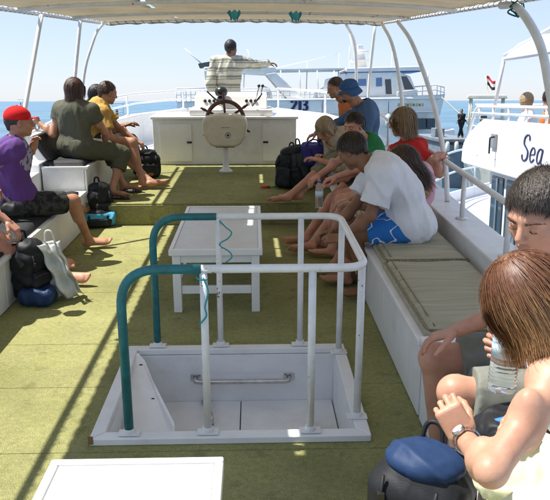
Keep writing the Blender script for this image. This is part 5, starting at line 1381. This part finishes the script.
# ---- the helmsman
def helmsman():
    y = 10.62; pel = aY(229, 98, y); head = aY(231, 48.5, y); neck = aY(229, 59, y); floor = .10
    J = pose(pel, (.05, 1, 0), neck, head, (pel.x-.12, y-.02, floor+.12), (pel.x+.12, y, floor+.12), aY(213, 97, y-.05), aY(268, 63.5, y+.42), look=(.35, .95, -.05), kL=(0, 1, 0), kR=(0, 1, 0), eL=(-.4, -.5, 0), eR=(.2, -.2, -1), dL=(.1, .2, -1), dR=(1, .2, .02), shw=.19)
    mk('helm', 'helmsman in a cream and grey striped jumper with his right arm stretched out', J, skin=SK_DARK, hair=('short', H_BLACK, 900, .02), build=1.0, shoes=True, arm=1.0,
       clothes=[('trousers', C_DARK, dict(len=1.95, g=.02)), ('shirt', bandcloth('striped_knit', ((.50, .47, .38), (.20, .21, .17)), 8.5), dict(sleeve=1.93, g=.027, hem=-.02, fold=.012, ff=3.5))])
    MB_ = MB().box(pel.x-.5, pel.x+.5, y-.3, y+.35, .2225, .26)
helmsman()

# ---- the two nearest people
def near_man():
    y = 2.30; pel = Vector((1.16, y+.05, .55)); head = aY(541, 216, 2.08); neck = head+Vector((.13, .09, -.17))
    J = pose(pel, (-1, .06, 0), neck, head, (.80, 2.24, .085), (.76, 2.55, .085), aY(524, 356, 2.02), aY(456, 331, 2.42), look=(-.78, -.55, -.30), kL=(0, 0, 1), kR=(0, 0, 1), eL=(.8, -.5, -.5), eR=(.9, .3, -.5),
        dR=(-.9, .0, -.25), dL=(-.85, .15, .2), pR=(0, -.25, -1), pL=(.1, .9, -.2), toeL=(-1, 0, 0), toeR=(-1, .1, 0), leglen=(.46, .45), hipw=.12)
    print('near man knees', J['kL'], J['kR'])
    mk('nearman', 'dark-haired man with grey shorts and hand on his knee at the right edge', J, skin=skin('weathered_skin', (.52, .28, .19)), hair=('short', H_GREY, 22000, .050), vox=.007, fine=True, curlR=(26, 24), curlL=(48, 32), build=1.05, hand=1.0, hairkw=dict(width=.0010, lo_front=.50, fw=(-.75, .6, .0), layer=.009),
       clothes=[('shorts', C_GREY, dict(len=.78, lenL=.87, g=.018, fold=.007)), ('shirt', C_WHITE, dict(sleeve=.6, g=.022))], eyes=True, brows=H_BROWN, head=1.10, slouch=.05)
    return J
NM = near_man()
def near_woman():
    y = 1.72; pel = Vector((1.15, y, .55)); head = aY(524, 302, 1.66); 
    sh = aY(541, 388, 1.5)
    neck = Vector((head.x+.13, head.y+.05, head.z-.185))
    wr = aY(464, 436, 1.78)
    J = pose(pel, (-1, .12, 0), neck, head, (.80, 1.50, .085), (.82, 1.74, .085), wr, (.80, 1.86, .66), look=(-.80, .25, -.62), eL=(.1, -.7, -.8), eR=(.3, .5, -.8), shw=.165, dL=(-.45, .35, .75), pL=(.2, .8, -.3), S=.98, leglen=(.44, .43))
    J['sR'] = J['sR']+Vector((.05, .02, -.03)); J['sL'] = aY(553, 384, 1.53); J['eL'] = reach(J['sL'], 491, 471, .29, -1); J['wL'] = reach(J['eL'], 464, 437, .245, 1)
    print('near woman', head, neck, J['sL'], J['eL'], wr)
    mk('nearwoman', 'woman with bobbed auburn hair and bare shoulders at the lower right', J, skin=skin('light_tanned_skin', (.50, .285, .19)), fem=True, shk=.09, arm=.93, vox=.007, fine=True, curlL=(68, 45), hand=.95, hair=('bob', H_AUB, 26000, .19, tipmat('auburn_hair_golden_ends', (.165, .064, .028), (.46, .24, .09), .45, 1.05)), hairkw=dict(width=.0010, curl=.9),  # golden hair ends, with some sunlit warmth also put into the colour
       clothes=[('trousers', C_CREAM, dict(len=1.1, g=.03, fold=.01)), ('vest', C_WHITE, dict(g=.012, hem=-.02))], brows=H_BROWN)
    # watch
    wr2 = lerp(J['wL'], J['eL'], .14); ax = (J['eL']-J['wL']).normalized(); t = thing('wrist_watch', wr2, 'steel wrist watch on the left wrist of the woman with bobbed hair', 'watch')
    u = ax.orthogonal().normalized(); v = ax.cross(u)
    m = MB()
    for k in range(18):
        a = 2*math.pi*k/18; c = wr2+(u*math.cos(a)+v*math.sin(a))*.0335; rr = (u*math.cos(a)+v*math.sin(a)); tt = ax.cross(rr)
        lo = [c+tt*sx*.0052+ax*sz*.008-rr*.002 for sx, sz in ((-1, -1), (1, -1), (1, 1), (-1, 1))]; m.hexa(lo, [p+rr*.004 for p in lo])
    m.build('bracelet', STEEL, t, smooth=False)
    n_ = (u*.3+v).normalized(); n_ = Vector((-.3, -.7, .5)); n_ = (n_-ax*n_.dot(ax)).normalized()
    MB().lathe([(.018, 0), (.018, .007), (.015, .009)], wr2+n_*.032, n_, 20).build('case', STEEL, t)
    MB().lathe([(.014, 0), (.0139, .0012)], wr2+n_*.0412, n_, 20).build('dial', WHITE2, t)
near_woman()
# ================================================================== BAGS, BOTTLES, SMALL THINGS
DBLUE = cloth('royal_blue_nylon', (.018, .042, .11), rough=.5); GREYN = cloth('grey_nylon', (.05, .053, .058), rough=.55); LBLUE = cloth('sky_blue_nylon', (.08, .38, .60), rough=.5)
NYL = cloth('black_nylon', (.017, .018, .021), rough=.5, bump=.12, bscale=200)
PURPN = cloth('violet_nylon', (.04, .035, .20), rough=.5)
def backpack(base, size, face, label, main, pocket, lean=0, top=None, fold=.012, straps=True, name='backpack', cat='backpack', vox=.009, seed=1, roll=0):
    """base: middle of the bottom; size w,d,h; face: way the front pocket looks; lean in degrees backwards"""
    t = thing(name, base, label, cat)
    f = Vector(face).normalized(); Mx = frame(y=f, z=(0, 0, 1)) @ Matrix.Rotation(R(lean), 3, 'X') @ Matrix.Rotation(R(roll), 3, 'Y')
    M4 = Matrix.Translation(Vector(base)) @ Mx.to_4x4(); w_, d_, h_ = size
    def put(s, nm, m, parent=t, amp=fold, fr=4.5):
        V, Fq = s.mesh(vox); V = displace(V, Fq, amp*.8, 4.0, seed, ridge=True, stretch=(1, 1, .6)); V = displace(V, Fq, amp*.25, 8, seed+3, ridge=True)
        return mesh(nm, xf(V, M4), Fq, m, parent)
    s = SDF(); s.box((0, 0, h_*.40), (w_/2, d_/2, h_*.38), min(w_, d_)*.28, .04); s.ell((0, 0, h_*.72), (w_*.43, d_*.44, h_*.24), .06); b = put(s, 'body', main)
    s = SDF(); s.box((0, d_*.46, h_*.30), (w_*.36, d_*.20, h_*.24), d_*.14, .03); pk = put(s, 'front_pocket', pocket)
    s = SDF(); s.ell((0, 0, h_*.86), (w_*.42, d_*.46, h_*.13), .03); s.plane((0, 0, h_*.80), (0, 0, -1)); put(s, 'top_lid', top or pocket)
    pp = lambda x, y, z: M4 @ Vector((x, y, z))
    MB().tube(smooth_path([pp(-w_*.12, -d_*.25, h_*.93), pp(-w_*.07, -d_*.3, h_*1.08), pp(w_*.07, -d_*.3, h_*1.08), pp(w_*.12, -d_*.25, h_*.93)]), .009, 8).build('carry_loop', NYL, t)
    if straps:
        for x in (-1, 1):
            P_ = smooth_path([pp(x*w_*.2, -d_*.45, h_*.88), pp(x*w_*.30, -d_*.80, h_*.70), pp(x*w_*.34, -d_*.85, h_*.40), pp(x*w_*.40, -d_*.5, h_*.12)])
            V = []; 
            for q in P_: V += [q+Mx @ Vector((-.022, 0, 0)), q+Mx @ Vector((.022, 0, 0))]
            o = mesh('shoulder_strap', V, [(2*i, 2*i+1, 2*i+3, 2*i+2) for i in range(len(P_)-1)], NYL, t); o.modifiers.new('t', 'SOLIDIFY').thickness = .012
    MB().tube(smooth_path([pp(-w_*.34, d_*.62, h_*.46), pp(0, d_*.70, h_*.50), pp(w_*.34, d_*.62, h_*.46)]), .0035, 6).build('zip', GREYN, pk)
    for x in (-1, 1):
        m = MB(); a, b2 = pp(x*w_*.28, d_*.50, h_*.80), pp(x*w_*.26, d_*.62, h_*.52); m.tube([a, b2], .006, 6); m.build('side_strap', NYL, t)
        q = [pp(x*w_*.40, d_*(.34-.1*abs(f-.5)), h_*(.06+.70*f)) for f in [i/8 for i in range(9)]]; MB().tube(q, .0045, 6).build('seam_piping', GREYN, t)
        c = lerp(a, b2, .5); MB().box(c.x-.012, c.x+.012, c.y-.01, c.y+.01, c.z-.014, c.z+.014).build('buckle', BLACKP, t, smooth=False, bevel=.003)
    return t
# nearest backpack, blue lid, between the two nearest pairs of legs
bp = aZ(424, 545, 0)
backpack((.53, 1.98, .008), (.32, .24, .465), (-.55, -.8, 0), 'blue and black backpack standing on the deck in front of the nearest woman', NYL, DBLUE, lean=5, top=DBLUE, vox=.007, seed=4, fold=.007)
b0 = aZ(36, 300, 0); backpack((b0.x-.03, b0.y, .008), (.22, .20, .45), (.85, -.5, 0), 'tall black backpack with blue base leaning on the left bench by the picture edge', NYL, NYL, lean=-4, top=NYL, seed=9)
s_ = SDF(); s_.box((b0.x+.05, b0.y-.10, .07), (.12, .09, .06), .05, .02); V_, F_ = s_.mesh(.009); V_ = displace(V_, F_, .008, 5, 3, ridge=True)
o_ = mesh('stuff_sack', V_, F_, DBLUE, base=(b0.x+.07, b0.y-.10, .004)); props(o_, 'dark blue soft sack lying at the foot of the tall black backpack', 'sack')
b1 = aZ(97, 226, 0); backpack((b1.x+.02, b1.y+.12, .008), (.24, .20, .42), (.5, -.8, 0), 'black rucksack on the deck behind the bare foot of the man in the red cap', NYL, NYL, seed=12)
backpack((b1.x+.02, b1.y-.02, .008), (.34, .16, .16), (.3, -1, 0), 'low sky blue and black bag lying in front of the black rucksack', LBLUE, NYL, straps=False, seed=13, name='holdall', cat='bag')
b2 = aZ(151, 178, .222); backpack((b2.x-.05, b2.y+.05, .2235), (.30, .22, .34), (.4, -.9, 0), 'round black bag on the foredeck behind the legs of the man in mustard', NYL, NYL, seed=15)
b3 = aZ(286, 189, .222); backpack((b3.x+.02, b3.y+.05, .2235), (.26, .20, .46), (-.5, -.85, 0), 'black backpack upright on the foredeck right of the helm console', NYL, NYL, seed=17, lean=4)
b4 = aZ(305, 190, .222); backpack((b4.x, b4.y+.10, .2235), (.26, .24, .50), (-.6, -.8, 0), 'dark grey rucksack leaning against the right bench beside the bare shins', cloth('slate_nylon', (.04, .05, .055), rough=.5), NYL, seed=19, lean=-6, roll=12)
b5 = aY(312, 154, 7.75); s_ = SDF(); s_.box(b5, (.13, .12, .12), .06, .02); V_, F_ = s_.mesh(.01); V_ = displace(V_, F_, .014, 4, 6, ridge=True)
t_ = thing('soft_bag', (b5.x, b5.y, b5.z-.12), 'violet blue soft bag on top of the dark grey rucksack', 'bag'); mesh('body', V_, F_, PURPN, t_); MB().tube(smooth_path([b5+Vector((-.08, -.1, .10)), b5+Vector((-.03, -.15, .17)), b5+Vector((.04, -.15, .17)), b5+Vector((.08, -.1, .1))]), .008, 6).build('handle', PURPN, t_)
# white cloth bag / towel hanging by the bare legs
def carrier():
    m = cloth('translucent_white_plastic', (.80, .82, .80), rough=.35, transl=.35)
    c = aY(58, 270, b0.y-.02); base = Vector((c.x, c.y, .01)); t = thing('plastic_bag', base, 'crumpled white plastic bag hanging beside the tall black backpack', 'bag')
    def f(u, v):
        x = base.x+(u-.5)*.15*(1.2-.45*v)+.05*(1-v)-.06*v; z = .02+.40*v; y = base.y+.035*math.sin(9*u+4*v)+.02*math.sin(17*v+3*u)
        return (x, y, z)
    o = MB().grid(f, 18, 26).build('front', m, t); o.modifiers.new('t', 'SOLIDIFY').thickness = .002
    o = MB().grid(lambda u, v: tuple(Vector(f(u, v))+Vector((.01, .07+.02*math.sin(12*u), 0))), 18, 26).build('back', m, t); o.modifiers.new('t', 'SOLIDIFY').thickness = .002
    MB().tube(smooth_path([(base.x-.08, base.y+.02, .42), (base.x-.07, base.y+.02, .50), (base.x-.03, base.y+.02, .50), (base.x-.01, base.y+.02, .42)]), .007, 6).build('handle', m, t)
carrier()
# dark belt bag on the lap at the left edge, dark jacket on the nearest woman's lap
def bundle(name, c, r, m, label, cat, seed, vox=.008, amp=.016, rot=0, extra=None):
    s = SDF(); Mr = Matrix.Rotation(R(rot), 3, 'Z'); s.ell(c, r, .03, M=Mr)
    for k in range(4):
        a = k*1.7+seed; s.ell(Vector(c)+Mr @ Vector((math.cos(a)*r[0]*.6, math.sin(a)*r[1]*.6, .2*r[2]*math.sin(a*2))), (r[0]*.5, r[1]*.55, r[2]*.75), .03)
    V, Fq = s.mesh(vox); V = displace(V, Fq, amp*.8, 3.6, seed, ridge=True); V = displace(V, Fq, amp*.25, 8, seed+1, ridge=True)
    t = thing(name, (c[0], c[1], c[2]-r[2]), label, cat); mesh('body', V, Fq, m, t)
    if extra: extra(t, Vector(c))
    return t
bundle('belt_bag', aY(12, 209, 4.55), (.07, .05, .04), NYL, 'small black bag on the light blue shorts at the left edge', 'bag', 2)
def lap_extra(t, c):
    MB().tube(smooth_path([c+Vector((-.13, -.02, .03)), c+Vector((-.07, -.05, .065)), c+Vector((-.01, -.04, .075))]), .013, 10).build('blue_trim', mat('bright_blue_neoprene', (.015, .16, .55), .6), t)
bundle('wetsuit_bag', aY(524, 430, 1.90), (.15, .10, .07), NYL, 'black bag with bright blue trim on the lap behind the forearm of the nearest woman', 'bag', 5, vox=.006, extra=lap_extra)
# bottles
def bottle(base, axis, h, r, label, water=.55):
    t = thing('water_bottle', base, label, 'bottle'); ax = Vector(axis).normalized()
    pl = mat('clear_plastic', (.88, .94, .97), .06, trans=.92, spec=.5); pl.node_tree.nodes['Principled BSDF'].inputs['IOR'].default_value = 1.2
    prof = [(.3*r, 0), (.85*r, .002), (r, .02*h)]
    for k in range(14): z = .06+.60*k/14; prof += [(r, z*h), (r*.955, (z+.014)*h), (r, (z+.028)*h)]
    prof += [(r, .68*h), (r*.93, .76*h), (r*.6, .86*h), (r*.38, .91*h), (r*.38, .94*h)]
    MB().lathe(prof, base, ax, 24).build('bottle_shell', pl, t)
    MB().lathe([(.44*r, .93*h), (.44*r, .995*h), (.36*r, h), (.05*r, h)], base, ax, 18).build('cap', mat('blue_cap_plastic', (.02, .14, .5), .35), t)
    MB().lathe([(r*1.012, .40*h), (r*1.012, .62*h)], base, ax, 24).build('paper_label', mat('pale_blue_label', (.60, .72, .80), .4, col2=(.12, .3, .6), nscale=12, thr=(.40, .42), stretch=(1, 1, 6)), t)
    return t
bb = aY(501, 391, 1.98); bottle(bb, (.04, .03, 1), .30, .044, 'large clear plastic water bottle held in front of the grey shorts')
bb = aY(319, 208, 5.9); bottle(bb, (0, 0, 1), .24, .034, 'small clear water bottle held between the knees of the young man in green')
# small red and green float on the foredeck
c = aZ(267, 188.5, .222); t_ = thing('mask_strap', (c.x, c.y, .223), 'little red and green object on the foredeck by the bare feet', 'toy')
MB().tube([c+Vector((-.07, 0, .018)), c+Vector((.03, .01, .018))], [.012, .017], 10).build('red_end', mat('red_plastic', (.65, .04, .02), .4), t_)
MB().tube([c+Vector((.032, .01, .018)), c+Vector((.12, .05, .014))], [.014, .010], 10).build('green_end', mat('green_plastic', (.12, .45, .10), .4), t_)

# ================================================================== PEOPLE ON THE OTHER BOATS
def aboard():
    zf = SB_ZB+.12
    t = thing('deck_bench', (SX+.62, 8.9, zf), 'white bench on the upper deck of the boat alongside', 'bench', deck=False)
    MB().box(SX+.42, SX+.85, 6.6, 9.3, zf+.40, zf+.45).build('seat', WHITE2, t, smooth=False, bevel=.01)
    for y in (6.8, 8.0, 9.1): MB().box(SX+.45, SX+.82, y, y+.06, zf+.001, zf+.399).build('leg', WHITE2, t, smooth=False)
    for i, (px, py, y, hair, top, lab, fc) in enumerate(((526, 101, 8.75, H_SAND, C_WHITE, 'fair-haired passenger in white sitting behind the rail of the boat alongside', (-.2, .95, 0)), (549, 99, 7.75, H_BLACK, C_ORANGE, 'dark-haired passenger in orange at the right edge on the boat alongside', (.3, .95, 0)))):
        pel = Vector((SX+.58, y, zf+.55)); hd = wx(px, py, SX+.55); dy = hd.y-y
        pel.y = hd.y; neck = Vector((hd.x+.02, hd.y-.02, hd.z-.19)); pel.z = min(pel.z, neck.z-.42)
        J = pose(pel, (-1, .3, 0), neck, hd, (SX+.2, hd.y+.15, zf+.09), (SX+.2, hd.y+.3, zf+.09), (SX+.3, hd.y-.05, pel.z+.1), (SX+.25, hd.y+.3, pel.z+.1), look=fc)
        mk('aboard%d' % i, lab, J, skin=SK_TAN, deck=False, vox=.013, hair=('short' if i else 'bob', hair, 300, .05), clothes=[('shorts', C_KHAKI), ('shirt', top, dict(sleeve=.4))])
aboard()
def pontoon():
    Dy = 44.0; c = wy(456, 137, Dy); g = mat('weathered_grey_hull', (.20, .23, .26), .6, noise=.3, nscale=1.5)
    t = thing('work_boat', (c.x, Dy, SEA_Z), 'low grey work boat under the person in black, right of the big yacht', 'boat', deck=False)
    zt = c.z-.03; x0, x1 = c.x-1.35, c.x+.65
    MB().hexa([(x0+.3, Dy-1.2, SEA_Z-.3), (x1-.1, Dy-1.2, SEA_Z-.3), (x1-.1, Dy+5, SEA_Z-.3), (x0+.3, Dy+5, SEA_Z-.3)], [(x0, Dy-1.6, zt), (x1, Dy-1.6, zt), (x1, Dy+5.2, zt), (x0, Dy+5.2, zt)]).build('hull', g, t, smooth=False, bevel=.05)
    MB().hexa([(x0-.03, Dy-1.65, zt-.35), (x1+.03, Dy-1.65, zt-.35), (x1+.03, Dy+5.25, zt-.35), (x0-.03, Dy+5.25, zt-.35)], [(x0-.05, Dy-1.67, zt-.2), (x1+.05, Dy-1.67, zt-.2), (x1+.05, Dy+5.27, zt-.2), (x0-.05, Dy+5.27, zt-.2)]).build('fender_strip', BLACKP, t, smooth=False)
    MB().box(x0+.15, x0+.75, Dy+.5, Dy+1.6, zt+.002, zt+.55).build('locker', g, t, smooth=False, bevel=.03)
    for k in range(3): MB().lathe([(.09, 0), (.13, .1), (.13, .5), (.06, .6)], (x0+.35+.55*k, Dy-1.78, zt-.75), n=10).build('fender', mat('pale_fender', (.55, .55, .5), .6), t)
    p = Vector((wy(460.5, 137, Dy).x, Dy, zt))
    pel = p+Vector((0, 0, .92)); nk_ = p+Vector((0, .02, 1.44)); hd = p+Vector((0, .03, 1.63))
    J = pose(pel, (-.5, -.8, 0), nk_, hd, p+Vector((-.12, 0, .085)), p+Vector((.14, .05, .085)), p+Vector((-.28, -.12, 1.0)), p+Vector((.30, -.05, .98)), look=(-.4, -.9, -.1), kL=(0, -1, 0), kR=(0, -1, 0), eL=(-1, .5, 0), eR=(1, .5, 0))
    wet = cloth('black_neoprene', (.012, .012, .014), rough=.6)
    mk('diver', 'person in a black wetsuit standing on the low grey boat', J, deck=False, build=1.3, arm=1.3, leg=1.2, skin=SK_DARK, vox=.016, shoes=True, hair=('short', H_BLACK, 0, .02), clothes=[('trousers', wet, dict(len=1.95, g=.012)), ('shirt', wet, dict(sleeve=1.9, g=.014))])
pontoon()
# ================================================================== pitch the whole boat bow-up on the water
for o in ROOTS:
    o.matrix_basis = TILT @ o.matrix_basis
